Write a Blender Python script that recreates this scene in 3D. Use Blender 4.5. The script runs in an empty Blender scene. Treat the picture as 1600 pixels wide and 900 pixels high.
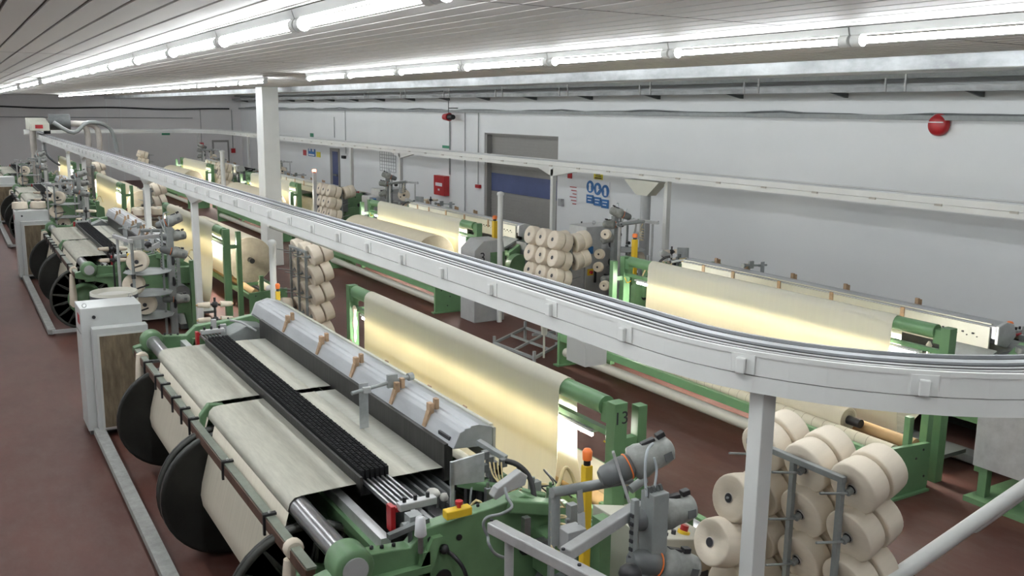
import bpy, bmesh, math, random
from mathutils import Vector, Matrix
random.seed(7)
S = bpy.context.scene
COL = S.collection
PI = math.pi
# ------------------------------------------------------------------ camera
FPX = 1450.0; CAMH = 3.5
v1 = Vector((-890.0, 287.0, -FPX)).normalized()
hd = Vector((1.0, -0.012, 0.0))
upv = v1.cross(-hd).normalized()
if upv.y < 0: upv = -upv
AY = v1; AZ = upv; AX = AY.cross(AZ)
Rw = Matrix((AX, AY, AZ))                      # camera space -> world
cam = bpy.data.objects.new('camera', bpy.data.cameras.new('camera')); COL.objects.link(cam)
cam.matrix_world = Matrix.Translation((0, 0, CAMH)) @ Rw.to_4x4()
cam.data.sensor_width = 36; cam.data.lens = FPX / 1600 * 36
cam.data.clip_start = 0.05; cam.data.clip_end = 200
S.camera = cam
def at(px, py, Y):
    r = Rw @ Vector((px - 800, 450 - py, -FPX)); t = Y / r.y
    return Vector((0, 0, CAMH)) + r * t
def atX(px, py, X):
    r = Rw @ Vector((px - 800, 450 - py, -FPX)); t = X / r.x
    return Vector((0, 0, CAMH)) + r * t
def atZ(px, py, Z):
    r = Rw @ Vector((px - 800, 450 - py, -FPX)); t = (Z - CAMH) / r.z
    return Vector((0, 0, CAMH)) + r * t
# ------------------------------------------------------------------ light
W = bpy.data.worlds.new('world'); S.world = W; W.use_nodes = True
W.node_tree.nodes['Background'].inputs[0].default_value = (0.9, 0.95, 1, 1)
W.node_tree.nodes['Background'].inputs[1].default_value = 0.15
TUBE = 28.0        # strength of the ceiling tubes
GLOW = 95.0        # strength of the inspection tubes behind the cloths
S.view_settings.view_transform = 'Standard'; S.view_settings.look = 'None'
S.view_settings.gamma = 1; S.view_settings.use_curve_mapping = False
S.view_settings.exposure = 1.62
try:
    S.cycles.use_denoising = True; S.cycles.max_bounces = 8; S.cycles.diffuse_bounces = 5; S.cycles.use_light_tree = True
    S.cycles.sample_clamp_indirect = 4
except Exception: pass
# ------------------------------------------------------------------ materials
def mat(name, col, rough=0.5, metal=0.0, var=0.0, vscale=6.0, stretch=(1, 1, 1), bump=0.0, bscale=60.0, col2=None, spec=0.5):
    m = bpy.data.materials.new(name); m.use_nodes = True
    nt = m.node_tree; b = nt.nodes['Principled BSDF']
    b.inputs['Roughness'].default_value = rough; b.inputs['Metallic'].default_value = metal
    b.inputs['Specular IOR Level'].default_value = spec
    c = (*col, 1); b.inputs['Base Color'].default_value = c
    if var or col2:
        tc = nt.nodes.new('ShaderNodeTexCoord'); mp = nt.nodes.new('ShaderNodeMapping'); mp.inputs['Scale'].default_value = stretch
        n = nt.nodes.new('ShaderNodeTexNoise'); n.inputs['Scale'].default_value = vscale; n.inputs['Detail'].default_value = 6
        n.inputs['Roughness'].default_value = 0.65
        r = nt.nodes.new('ShaderNodeValToRGB')
        c2 = (*col2, 1) if col2 else (*[x * (1 - var) for x in col], 1)
        r.color_ramp.elements[0].position = 0.35; r.color_ramp.elements[0].color = c2
        r.color_ramp.elements[1].position = 0.68; r.color_ramp.elements[1].color = c
        nt.links.new(tc.outputs['Object'], mp.inputs['Vector']); nt.links.new(mp.outputs[0], n.inputs['Vector'])
        nt.links.new(n.outputs['Fac'], r.inputs[0]); nt.links.new(r.outputs[0], b.inputs['Base Color'])
        if bump:
            n2 = nt.nodes.new('ShaderNodeTexNoise'); n2.inputs['Scale'].default_value = bscale
            bp = nt.nodes.new('ShaderNodeBump'); bp.inputs['Strength'].default_value = bump; bp.inputs['Distance'].default_value = 0.01
            nt.links.new(mp.outputs[0], n2.inputs['Vector']); nt.links.new(n2.outputs['Fac'], bp.inputs['Height']); nt.links.new(bp.outputs[0], b.inputs['Normal'])
    return m
def emit(name, col, s):
    m = bpy.data.materials.new(name); m.use_nodes = True; nt = m.node_tree
    nt.nodes.remove(nt.nodes['Principled BSDF']); e = nt.nodes.new('ShaderNodeEmission')
    e.inputs[0].default_value = (*col, 1); e.inputs[1].default_value = s
    nt.links.new(e.outputs[0], nt.nodes['Material Output'].inputs[0]); return m
def cloth_mat(name, col, tcol, tr):
    m = bpy.data.materials.new(name); m.use_nodes = True; nt = m.node_tree; nt.nodes.remove(nt.nodes['Principled BSDF'])
    d = nt.nodes.new('ShaderNodeBsdfDiffuse'); t = nt.nodes.new('ShaderNodeBsdfTranslucent'); mx = nt.nodes.new('ShaderNodeMixShader')
    tc = nt.nodes.new('ShaderNodeTexCoord'); mp = nt.nodes.new('ShaderNodeMapping'); mp.inputs['Scale'].default_value = (1, 9, 0.15)
    n = nt.nodes.new('ShaderNodeTexNoise'); n.inputs['Scale'].default_value = 3.0; n.inputs['Detail'].default_value = 5
    r = nt.nodes.new('ShaderNodeValToRGB'); r.color_ramp.elements[0].position = .3; r.color_ramp.elements[1].position = .7
    r.color_ramp.elements[0].color = (*[x * .93 for x in tcol], 1); r.color_ramp.elements[1].color = (*tcol, 1)
    nt.links.new(tc.outputs['Object'], mp.inputs[0]); nt.links.new(mp.outputs[0], n.inputs['Vector']); nt.links.new(n.outputs['Fac'], r.inputs[0]); nt.links.new(r.outputs[0], t.inputs[0])
    d.inputs[0].default_value = (*col, 1); mx.inputs[0].default_value = tr
    nt.links.new(d.outputs[0], mx.inputs[1]); nt.links.new(t.outputs[0], mx.inputs[2]); nt.links.new(mx.outputs[0], nt.nodes['Material Output'].inputs[0])
    return m
M = {}
M['wall'] = mat('wall_paint', (0.78, 0.80, 0.80), 0.6, var=0.04, vscale=0.6)
M['wallfar'] = mat('wall_paint_far', (0.74, 0.73, 0.73), 0.7, var=0.06, vscale=0.5)
M['ceil'] = mat('ceiling_slats', (0.59, 0.575, 0.55), 0.6, var=0.08, vscale=0.8, stretch=(1, .3, 1))
M['groove'] = mat('ceiling_groove', (0.09, 0.085, 0.08), 0.7)
M['green'] = mat('machine_green', (0.135, 0.25, 0.125), 0.4, var=0.22, vscale=5)
M['green2'] = mat('frame_green', (0.145, 0.29, 0.14), 0.4, var=0.12, vscale=4)
M['grey'] = mat('grey_enamel', (0.42, 0.43, 0.43), 0.4, var=0.15, vscale=5)
M['ltgrey'] = mat('light_grey_tube', (0.55, 0.56, 0.56), 0.32, 0.25, var=0.2, vscale=8)
M['dkgrey'] = mat('dark_grey_paint', (0.13, 0.14, 0.14), 0.45, var=0.25, vscale=8)
M['midgrey'] = mat('mid_grey_paint', (0.27, 0.29, 0.285), 0.4, var=0.2, vscale=8)
M['alu'] = mat('brushed_aluminium', (0.50, 0.52, 0.54), 0.42, 0.55, var=0.2, vscale=6, stretch=(1, .2, 1))
M['steel'] = mat('worn_steel', (0.42, 0.42, 0.43), 0.28, 0.85, var=0.35, vscale=8, stretch=(1, .4, 1))
M['galv'] = mat('galvanised_sheet', (0.60, 0.63, 0.64), 0.36, 0.45, var=0.5, vscale=3.5, stretch=(1, .5, 1))
M['black'] = mat('black_rubber', (0.018, 0.018, 0.02), 0.45, var=0.3, vscale=20)
M['flange'] = mat('beam_flange', (0.030, 0.031, 0.028), 0.38, 0.3, var=0.5, vscale=2.5)
M['flangerib'] = mat('beam_flange_ribs', (0.065, 0.068, 0.06), 0.5, 0.2, var=0.4, vscale=5)
M['white'] = mat('white_enamel', (0.68, 0.69, 0.67), 0.38, var=0.07, vscale=3)
M['cream'] = mat('cream_enamel', (0.56, 0.56, 0.48), 0.4, var=0.10, vscale=3)
M['cabinet'] = mat('cabinet_paint', (0.60, 0.62, 0.61), 0.35, var=0.06, vscale=3)
M['filter'] = mat('dusty_filter', (0.25, 0.195, 0.125), 0.95, var=0.5, vscale=6, stretch=(3, 1, .6), bump=.4)
M['yarn'] = mat('cotton_yarn', (0.76, 0.68, 0.56), 0.85, var=0.06, vscale=6, stretch=(1, 1, 6), bump=.12, bscale=90, spec=.15)
M['warp'] = mat('warp_sheet', (0.60, 0.56, 0.46), 0.8, var=0.12, vscale=30, stretch=(.06, 2, .06), spec=.2)
M['weave'] = mat('woven_sheet', (0.57, 0.56, 0.48), 0.75, var=0.18, vscale=9, stretch=(5, .5, 1), spec=.2)
M['weave2'] = mat('woven_sheet_dark', (0.42, 0.42, 0.37), 0.8, var=0.12, vscale=10, stretch=(.3, 5, 1), spec=.2)
M['cloth'] = cloth_mat('inspection_cloth', (0.88, 0.87, 0.78), (0.95, 0.87, 0.66), 0.36)
M['roll'] = mat('cloth_roll', (0.68, 0.62, 0.48), 0.8, var=0.06, vscale=4, spec=.2)
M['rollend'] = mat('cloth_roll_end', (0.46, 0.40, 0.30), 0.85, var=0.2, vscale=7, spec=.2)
M['paper'] = mat('brown_paper_tube', (0.55, 0.36, 0.17), 0.6, var=0.1)
M['wood'] = mat('wooden_wedge', (0.46, 0.31, 0.19), 0.6, var=0.35, vscale=20)
M['rust'] = mat('rusty_channel', (0.15, 0.085, 0.06), 0.6, 0.3, var=0.35, vscale=12)
M['orange'] = mat('orange_lens', (0.85, 0.20, 0.04), 0.3)
M['yellow'] = mat('yellow_paint', (0.75, 0.50, 0.03), 0.4, var=.1)
M['signyellow'] = mat('yellow_sign', (0.75, 0.65, 0.05), 0.5)
M['red'] = mat('red_enamel', (0.42, 0.02, 0.025), 0.35, var=0.15)
M['blue'] = mat('blue_sign', (0.03, 0.14, 0.36), 0.45)
M['bluedoor'] = mat('blue_tinted_pane', (0.09, 0.115, 0.24), 0.25, var=0.15, vscale=2)
M['greysheet'] = mat('grey_shutter', (0.27, 0.265, 0.25), 0.55, var=0.06)
M['signgreen'] = mat('green_sign', (0.03, 0.22, 0.12), 0.5)
M['signwhite'] = mat('white_sign', (0.75, 0.76, 0.78), 0.5)
M['ink'] = mat('dark_ink', (0.03, 0.03, 0.035), 0.6)
M['stripes'] = mat('dark_track', (0.012, 0.010, 0.009), 0.6, spec=.2)
M['copper'] = mat('conductor_strip', (0.16, 0.10, 0.08), 0.35, .7)
M['yhose'] = mat('yellow_air_hose', (0.62, 0.50, 0.26), 0.4)
M['ghose'] = mat('grey_conduit', (0.20, 0.215, 0.22), 0.45)
M['chose'] = mat('clear_tube', (0.50, 0.55, 0.58), 0.2)
M['beige'] = mat('beige_panel', (0.50, 0.49, 0.42), 0.45, var=.05)
M['lint'] = mat('cotton_lint', (0.55, 0.54, 0.50), 0.95, spec=.1)
M['conc'] = mat('grey_plinth', (0.34, 0.345, 0.33), 0.8, var=0.25, vscale=12, bump=.4, bscale=90)
M['railtop'] = mat('rail_top_paint', (0.25, 0.28, 0.23), 0.4, .2, var=.3, vscale=6)
M['feeder'] = mat('feeder_housing', (0.30, 0.31, 0.29), 0.45, var=0.35, vscale=14)
M['tube'] = emit('fluorescent_tube', (0.93, 0.97, 1.0), TUBE)
M['glow'] = emit('inspection_tube', (1.0, 0.97, 0.90), GLOW)
M['redlamp'] = emit('lit_red_lamp', (1.0, 0.12, 0.06), 9)
M['tan'] = mat('tan_shaft', (0.45, 0.42, 0.38), 0.5, var=.2)
def floor_mat():
    m = bpy.data.materials.new('floor_screed'); m.use_nodes = True; nt = m.node_tree; b = nt.nodes['Principled BSDF']
    tc = nt.nodes.new('ShaderNodeTexCoord')
    def noise(sc, st, det=8):
        mp = nt.nodes.new('ShaderNodeMapping'); mp.inputs['Scale'].default_value = st
        n = nt.nodes.new('ShaderNodeTexNoise'); n.inputs['Scale'].default_value = sc; n.inputs['Detail'].default_value = det; n.inputs['Roughness'].default_value = .7
        nt.links.new(tc.outputs['Object'], mp.inputs[0]); nt.links.new(mp.outputs[0], n.inputs['Vector']); return n
    n1 = noise(0.8, (1, .45, 1)); n2 = noise(5, (1, .4, 1)); n3 = noise(60, (1, 1, 1), 3)
    r1 = nt.nodes.new('ShaderNodeValToRGB')
    e = r1.color_ramp.elements; e[0].position = .30; e[0].color = (.052, .014, .009, 1); e[1].position = .72; e[1].color = (.115, .042, .030, 1)
    r2 = nt.nodes.new('ShaderNodeValToRGB'); e = r2.color_ramp.elements; e[0].position = .42; e[0].color = (0, 0, 0, 1); e[1].position = .85; e[1].color = (.75, .75, .75, 1)
    mx = nt.nodes.new('ShaderNodeMix'); mx.data_type = 'RGBA'; mx.inputs['B'].default_value = (.14, .10, .085, 1)
    nt.links.new(n1.outputs['Fac'], r1.inputs[0]); nt.links.new(n2.outputs['Fac'], r2.inputs[0])
    nt.links.new(r1.outputs[0], mx.inputs['A']); nt.links.new(r2.outputs[0], mx.inputs['Factor'])
    # white lint specks and drag marks lying on the floor
    r3 = nt.nodes.new('ShaderNodeValToRGB'); e = r3.color_ramp.elements; e[0].position = .70; e[0].color = (0, 0, 0, 1); e[1].position = .78; e[1].color = (.5, .5, .5, 1)
    mx2 = nt.nodes.new('ShaderNodeMix'); mx2.data_type = 'RGBA'; mx2.inputs['B'].default_value = (.25, .2, .18, 1)
    nt.links.new(n3.outputs['Fac'], r3.inputs[0]); nt.links.new(mx.outputs['Result'], mx2.inputs['A']); nt.links.new(r3.outputs[0], mx2.inputs['Factor'])
    nt.links.new(mx2.outputs['Result'], b.inputs['Base Color'])
    rr = nt.nodes.new('ShaderNodeMapRange'); rr.inputs['To Min'].default_value = .42; rr.inputs['To Max'].default_value = .75; b.inputs['Specular IOR Level'].default_value = .35
    nt.links.new(n2.outputs['Fac'], rr.inputs[0]); nt.links.new(rr.outputs[0], b.inputs['Roughness'])
    return m
M['floor'] = floor_mat()
# ------------------------------------------------------------------ mesh helpers
def frame_of(d):
    d = Vector(d).normalized(); a = Vector((0, 0, 1)) if abs(d.z) < .95 else Vector((0, 1, 0))
    u = a.cross(d).normalized(); return u, d.cross(u)
class MB:
    def __init__(s): s.v = []; s.f = []; s.sm = []
    def add(s, vs, fs, smooth=False):
        n = len(s.v); s.v += [tuple(v) for v in vs]; s.f += [tuple(i + n for i in f) for f in fs]; s.sm += [smooth] * len(fs); return s
    def box(s, x0, x1, y0, y1, z0, z1):
        x0, x1 = min(x0, x1), max(x0, x1); y0, y1 = min(y0, y1), max(y0, y1); z0, z1 = min(z0, z1), max(z0, z1)
        v = [(x, y, z) for x in (x0, x1) for y in (y0, y1) for z in (z0, z1)]
        return s.add(v, [(0, 1, 3, 2), (4, 6, 7, 5), (0, 4, 5, 1), (2, 3, 7, 6), (0, 2, 6, 4), (1, 5, 7, 3)])
    def bar(s, p0, p1, w, h=None, up=(0, 0, 1)):
        h = h or w; p0 = Vector(p0); p1 = Vector(p1); d = (p1 - p0).normalized(); u = Vector(up)
        if abs(d.dot(u)) > .95: u = Vector((0, 1, 0))
        a = d.cross(u).normalized() * (w / 2); b = a.cross(d).normalized() * (h / 2)
        v = [p + i * a + j * b for p in (p0, p1) for i, j in ((-1, -1), (1, -1), (1, 1), (-1, 1))]
        return s.add(v, [(3, 2, 1, 0), (4, 5, 6, 7), (0, 1, 5, 4), (1, 2, 6, 5), (2, 3, 7, 6), (3, 0, 4, 7)])
    def lathe(s, p0, axis, prof, n=20, smooth=True, caps=True):
        # prof: list of (t along axis, radius)
        u, w = frame_of(axis); d = Vector(axis).normalized(); p0 = Vector(p0); vs = []; fs = []; k = len(prof)
        for i in range(n):
            a = 2 * PI * i / n; e = u * math.cos(a) + w * math.sin(a)
            for t, r in prof: vs.append(p0 + d * t + e * r)
        for i in range(n):
            j = (i + 1) % n
            for q in range(k - 1): fs.append((i * k + q, i * k + q + 1, j * k + q + 1, j * k + q))
        s.add(vs, fs, smooth)
        for q, rev in (((0, False), (k - 1, True)) if caps and prof[0] != prof[-1] else ()):
            if prof[q][1] > 1e-5:
                ring = [vs[i * k + q] for i in range(n)]
                s.add(ring, [tuple(range(n)) if not rev else tuple(reversed(range(n)))])
        return s
    def cyl(s, p0, p1, r, r1=None, n=14):
        p0 = Vector(p0); p1 = Vector(p1); return s.lathe(p0, p1 - p0, [(0, r), ((p1 - p0).length, r if r1 is None else r1)], n)
    def tube(s, pts, r, n=8, steps=4):
        P = [Vector(p) for p in pts]
        if steps > 1 and len(P) > 2:
            Q = []
            for i in range(len(P) - 1):
                a = P[max(i - 1, 0)]; b = P[i]; c = P[i + 1]; d = P[min(i + 2, len(P) - 1)]
                for k in range(steps):
                    t = k / steps
                    Q.append(.5 * ((2 * b) + (c - a) * t + (2 * a - 5 * b + 4 * c - d) * t * t + (3 * b - a - 3 * c + d) * t ** 3))
            Q.append(P[-1]); P = Q
        vs = []; fs = []; u = None
        for i, p in enumerate(P):
            d = (P[min(i + 1, len(P) - 1)] - P[max(i - 1, 0)]).normalized()
            if u is None: u, w = frame_of(d)
            else: u = (u - d * u.dot(d)).normalized(); w = d.cross(u)
            for k in range(n):
                a = 2 * PI * k / n; vs.append(p + (u * math.cos(a) + w * math.sin(a)) * r)
        for i in range(len(P) - 1):
            for k in range(n):
                l = (k + 1) % n; fs.append((i * n + k, i * n + l, (i + 1) * n + l, (i + 1) * n + k))
        s.add(vs, fs, True); s.add(vs[:n], [tuple(reversed(range(n)))]); s.add(vs[-n:], [tuple(range(n))]); return s
    def prism(s, poly, axis, a0, a1):
        # poly in the two other axes, in order x,y,z
        def P(q, t):
            l = list(q); l.insert('xyz'.index(axis), t); return tuple(l)
        n = len(poly); vs = [P(q, a0) for q in poly] + [P(q, a1) for q in poly]
        fs = [tuple(range(n)), tuple(reversed(range(n, 2 * n)))] + [(i, i + n, (i + 1) % n + n, (i + 1) % n) for i in range(n)]
        return s.add(vs, fs)
    def sheet(s, prof, y0, y1, th=0.004, ny=1, smooth=True):
        # profile in x,z swept along y, with thickness
        k = len(prof); out = []
        for i, (x, z) in enumerate(prof):
            a = prof[max(i - 1, 0)]; b = prof[min(i + 1, k - 1)]; tx, tz = b[0] - a[0], b[1] - a[1]; L = math.hypot(tx, tz) or 1
            out.append((x - tz / L * th, z + tx / L * th))
        loop = list(prof) + out[::-1]; m = len(loop); vs = []
        for j in range(ny + 1):
            y = y0 + (y1 - y0) * j / ny; vs += [(x, y, z) for x, z in loop]
        fs = [(j * m + i, j * m + (i + 1) % m, (j + 1) * m + (i + 1) % m, (j + 1) * m + i) for j in range(ny) for i in range(m)]
        s.add(vs, fs, smooth)
        s.add(vs[:m], [(i, m - 1 - i, m - 2 - i, i + 1) for i in range(k - 1)]); s.add(vs[-m:], [(i, i + 1, m - 2 - i, m - 1 - i) for i in range(k - 1)])
        return s
    def ball(s, c, r, n=10, sq=(1, 1, 1)):
        vs = []; fs = []; m = n // 2
        for i in range(m + 1):
            t = PI * i / m
            for j in range(n):
                a = 2 * PI * j / n; vs.append((c[0] + r * sq[0] * math.sin(t) * math.cos(a), c[1] + r * sq[1] * math.sin(t) * math.sin(a), c[2] + r * sq[2] * math.cos(t)))
        for i in range(m):
            for j in range(n): fs.append((i * n + j, (i + 1) * n + j, (i + 1) * n + (j + 1) % n, i * n + (j + 1) % n))
        return s.add(vs, fs, True)
    def mesh(s, name, material, org=(0, 0, 0), bev=0.0):
        me = bpy.data.meshes.new(name); o = Vector(org)
        me.from_pydata([tuple(Vector(v) - o) for v in s.v], [], s.f); me.materials.append(material)
        bm = bmesh.new(); bm.from_mesh(me); bmesh.ops.remove_doubles(bm, verts=bm.verts, dist=1e-6) if False else None
        bmesh.ops.recalc_face_normals(bm, faces=bm.faces); bm.to_mesh(me); bm.free()
        me.polygons.foreach_set('use_smooth', s.sm[:len(me.polygons)]); me.update(); return me
def org_of(o):
    while o.parent: o = o.parent
    return Vector(o.get('_org', (0, 0, 0)))
def part(name, mb, m, parent, label=None, bev=0.0):
    o = bpy.data.objects.new(name, mb.mesh(name, m, ORG[root_of(parent).name])); COL.objects.link(o); o.parent = parent
    if label: o['label'] = label
    if bev: bevel(o, bev)
    return o
def bevel(o, w, seg=2):
    b = o.modifiers.new('bevel', 'BEVEL'); b.width = w; b.segments = seg; b.limit_method = 'ANGLE'; b.angle_limit = math.radians(40); return o
def root_of(o):
    while o.parent: o = o.parent
    return o
ORG = {}
def tag(o, label, cat, group=None, kind=None):
    o['label'] = label; o['category'] = cat
    if group: o['group'] = group
    if kind: o['kind'] = kind
    return o
def thing(name, loc, label, cat, group=None):
    o = bpy.data.objects.new(name, None); COL.objects.link(o); o.location = loc; o.empty_display_size = .1
    ORG[o.name] = Vector(loc); return tag(o, label, cat, group)
def single(name, mb, m, org, label, cat, group=None, bev=0.0):
    o = bpy.data.objects.new(name, mb.mesh(name, m, org)); COL.objects.link(o); o.location = org
    if bev: bevel(o, bev)
    return tag(o, label, cat, group)
def struct(name, mb, m, parent=None):
    o = bpy.data.objects.new(name, mb.mesh(name, m)); COL.objects.link(o)
    if parent: o.parent = parent; ORG.setdefault(root_of(parent).name, Vector((0, 0, 0)))
    else: o['kind'] = 'structure'; ORG[o.name] = Vector((0, 0, 0))
    return o
def kids(o): return [c for c in COL.objects if c.parent == o]
CH = {}
def copy_tree(src, loc, rot=0.0, label=None, group=None):
    def rec(o, parent):
        c = o.copy(); COL.objects.link(c)
        if parent: c.parent = parent
        for ch in o.children: rec(ch, c)
        return c
    r = rec(src, None); r.location = loc; r.rotation_euler = (0, 0, rot)
    ORG[r.name] = ORG[src.name]
    if label: r['label'] = label
    if group: r['group'] = group
    return r
def text(name, body, size, m, parent, loc, rot, depth=.001):
    cu = bpy.data.curves.new(name, 'FONT'); cu.body = body; cu.size = size; cu.extrude = depth; cu.align_x = 'CENTER'; cu.align_y = 'CENTER'
    t = bpy.data.objects.new(name, cu); COL.objects.link(t); dg = bpy.context.evaluated_depsgraph_get()
    me = bpy.data.meshes.new_from_object(t.evaluated_get(dg)); bpy.data.objects.remove(t); me.materials.clear(); me.materials.append(m)
    o = bpy.data.objects.new(name, me); COL.objects.link(o); o.parent = parent
    o.location = Vector(loc) - ORG[root_of(parent).name]; o.rotation_euler = rot
    return o
OW = 'first second third fourth fifth sixth seventh eighth ninth tenth eleventh twelfth thirteenth fourteenth fifteenth sixteenth seventeenth eighteenth nineteenth'.split()
# ================================================================== SETTING
XW, YF, XL, YN = 12.9, 48.0, -5.0, -3.0
ZC, XE = 3.96, 6.48
struct('floor', MB().box(XL, XW, YN, YF, -.1, 0), M['floor'])
struct('wall_right', MB().box(XW, XW + .2, YN, 22.70 - 3.6 + .1, 0, 4.7).box(XW, XW + .2, 22.9, YF, 0, 4.7).box(XW, XW + .2, 19.2, 22.9, 2.9, 4.7), M['wall'])
struct('wall_far', MB().box(XL, XW + .2, YF, YF + .2, 0, 4.7), M['wallfar'])
struct('wall_left', MB().box(XL - .2, XL, YN, YF, 0, 4.7), M['wall'])
struct('wall_near', MB().box(XL, XW, YN - .2, YN, 0, 4.7), M['wall'])
mb = MB().box(XL, XE, YN, YF, ZC + .02, ZC + .06)
x = XL
while x < XE - .05:
    mb.box(x + .010, min(x + .150, XE), YN, YF, ZC, ZC + .02); x += .16
ceil = struct('ceiling', mb, M['ceil'])
mb = MB(); x = XL
while x < XE: mb.box(x - .010, x + .010, YN, YF, ZC + .012, ZC + .0195); x += .16
gr = MB()
struct('ceiling_groove', mb, M['groove'], ceil)
mb = MB()
for y in (3.6, 9.5, 15.5, 21.5, 27.5, 33.5, 39.5): mb.box(XL, XE, y - .004, y + .004, ZC - .001, ZC + .001)
struct('ceiling_joint', mb, M['groove'], ceil)
struct('ceiling_high', MB().box(XE - .3, XW + .2, YN, YF + .2, 4.7, 4.8).box(XE - .05, XE, YN, YF, ZC + .06, 4.7), M['ceil'])
# recess of the big shutter door in the right wall
d = struct('door_1', MB().box(XW + .18, XW + .22, 19.2, 22.9, 0, 2.9), M['greysheet'])
mb = MB()
for i in range(34): mb.box(XW + .165, XW + .18, 19.25, 22.85, .05 + i * .084, .10 + i * .084)
struct('shutter_slats', mb, M['greysheet'], d)
struct('window_panel', MB().box(XW + .15, XW + .166, 19.4, 22.75, 1.30, 1.80), M['bluedoor'], d)
struct('door_jamb', MB().box(XW + .02, XW + .18, 22.78, 22.9, 0, 2.9).box(XW + .02, XW + .18, 19.2, 19.25, 0, 2.9).box(XW + .02, XW + .18, 19.2, 22.9, 2.86, 2.9), M['greysheet'], d)
p0 = atX(517, 231, XW); p1 = atX(531, 232, XW)
d = struct('door_2', MB().box(XW - .05, XW - .002, p1.y, p0.y, 0, p0.z), M['greysheet'])
struct('door_leaf', MB().box(XW - .06, XW - .03, p1.y + .1, p0.y - .3, .05, p0.z - .12), M['bluedoor'], d)
struct('push_bar', MB().box(XW - .09, XW - .05, p1.y + .15, p0.y - .4, .95, 1.02), M['dkgrey'], d)
p0 = at(331, 219, YF); p1 = at(357, 219, YF)
d = struct('door_3', MB().box(p0.x, p1.x, YF - .04, YF - .001, 0, p0.z), M['greysheet'])
struct('door_leaf', MB().box(p0.x + .08, p1.x - .08, YF - .06, YF - .03, 0, p0.z - .1), M['wallfar'], d)
# pillar
p = MB().box(5.98, 6.34, 20.5, 21.0, 0, ZC)
o = struct('trim_1', p, M['white']); bevel(o, .01)
# duct, cable tray and conduit along the right wall
mb = MB(); mb.box(XE + .01, XE + .41, YN, YF - .3, 3.845, 4.06)
o = single('ventilation_duct', mb, M['galv'], (XE + .2, 20, 3.8), 'long galvanised sheet duct running along the ceiling edge', 'duct', bev=.01)
t = thing('cable_tray', (XW - .3, 20, 3.75), 'upper grey cable tray with brackets running above the right wall conduit', 'tray')
mb = MB().box(XW - .42, XW - .18, YN, YF, 3.86, 3.875).box(XW - .42, XW - .41, YN, YF, 3.875, 3.94).box(XW - .19, XW - .18, YN, YF, 3.875, 3.94)
part('dark_gap_strip', MB().box(XW - .30, XW - .05, YN, YF, 4.06, 4.16), M['midgrey'], t)  # grey strip put in for the dark gap above the tray
part('tray', mb, M['galv'], t)
for i in range(20):
    y = 1 + i * 2.4; mb = MB(); mb.prism([(XW - .44, 3.86), (XW, 3.86), (XW, 3.78), (XW - .05, 3.78)], 'y', y, y + .04); part('bracket', mb, M['dkgrey'], t)
for i in range(9):
    y = 6.2 + i * 3.0; part('hanger_strap', MB().box(XW - .44, XW - .42, y, y + .03, 3.86, 4.12), M['ltgrey'], t); part('hanger_strap', MB().box(XW - .44, XW - .42, y + .35, y + .38, 3.86, 4.07), M['ltgrey'], t)
t = thing('wall_conduit', (XW - .1, 20, 3.45), 'lower grey perforated conduit tray fixed along the right wall', 'conduit')
part('conduit_tray', MB().box(XW - .12, XW, YN, YF, 3.44, 3.46).box(XW - .12, XW - .10, YN, YF, 3.46, 3.515), M['midgrey'], t)
pts = [(XW - .05, y, 3.52 + .03 * math.sin(y * 1.7) * (1 if y % 3 < 1.5 else .2)) for y in [YN + .5 * i for i in range(101)]]
part('cable', MB().tube(pts, .02, 6, 1), M['dkgrey'], t)
t = thing('far_wall_cable', (4, YF - .05, 3.4), 'dark cable bundle strung across the top of the far wall', 'cable')
part('cable', MB().tube([(XL + .2 + i * .9, YF - .08, 3.42 + .03 * math.sin(i * 1.1)) for i in range(20)], .04, 6, 2), M['black'], t)
part('conduit_pipe', MB().cyl((XL, YF - .05, 2.98), (10.5, YF - .05, 2.98), .02, n=6), M['midgrey'], t)
# vertical seams and downpipes on the far wall
mb = MB()
for px in (168, 190, 378):
    q = at(px, 200, YF); mb.box(q.x - .02, q.x + .02, YF - .02, YF - .001, 0, 4.0)
struct('trim_2', mb, M['wall'])
# wall items on the right wall
def wallbox(px0, py0, px1, py1, d=.02):
    a = atX(px0, py0, XW); b = atX(px1, py1, XW); return MB().box(XW - d, XW - .001, min(a.y, b.y), max(a.y, b.y), min(a.z, b.z), max(a.z, b.z)), ((a + b) / 2)
def wallthing(name, px0, py0, px1, py1, m, label, cat, group=None, d=.02):
    mb, c = wallbox(px0, py0, px1, py1, d); t = thing(name, (XW, c.y, c.z), label, cat, group)
    part('panel', mb, m, t); return t
t = wallthing('hose_cabinet', 686, 273, 702, 306, M['red'], 'red fire hose cabinet with white label left of the shutter door', 'fire cabinet', d=.18)
c = ORG[t.name]; part('paper_label', MB().box(XW - .19, XW - .18, c.y - .22, c.y + .22, c.z - .02, c.z + .08), M['signwhite'], t)
part('key_hole', MB().box(XW - .19, XW - .18, c.y - .05, c.y + .05, c.z - .16, c.z - .1), M['signwhite'], t)
t = wallthing('yellow_sign', 929, 268, 942, 281, M['signyellow'], 'yellow warning sign above the blue mandatory signs right of the shutter', 'sign')
c = ORG[t.name]; part('pictogram', MB().box(XW - .025, XW - .02, c.y - .14, c.y + .12, c.z - .07, c.z - .04).box(XW - .025, XW - .02, c.y - .12, c.y + .10, c.z - .02, c.z).prism([(c.y - .1, c.z + .02), (c.y + .1, c.z + .02), (c.y, c.z + .1)], 'x', XW - .025, XW - .02), M['ink'], t)
t = wallthing('safety_sign', 918, 281, 953, 307, M['signwhite'], 'blue and white sign with three round mandatory pictograms on right wall', 'sign')
a = atX(918, 281, XW); b = atX(953, 307, XW); w = (a.y - b.y) / 3; hh = (a.z - b.z) * .5
zt = (atX(935, 283, XW)).z; zb = atX(935, 305, XW).z
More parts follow.
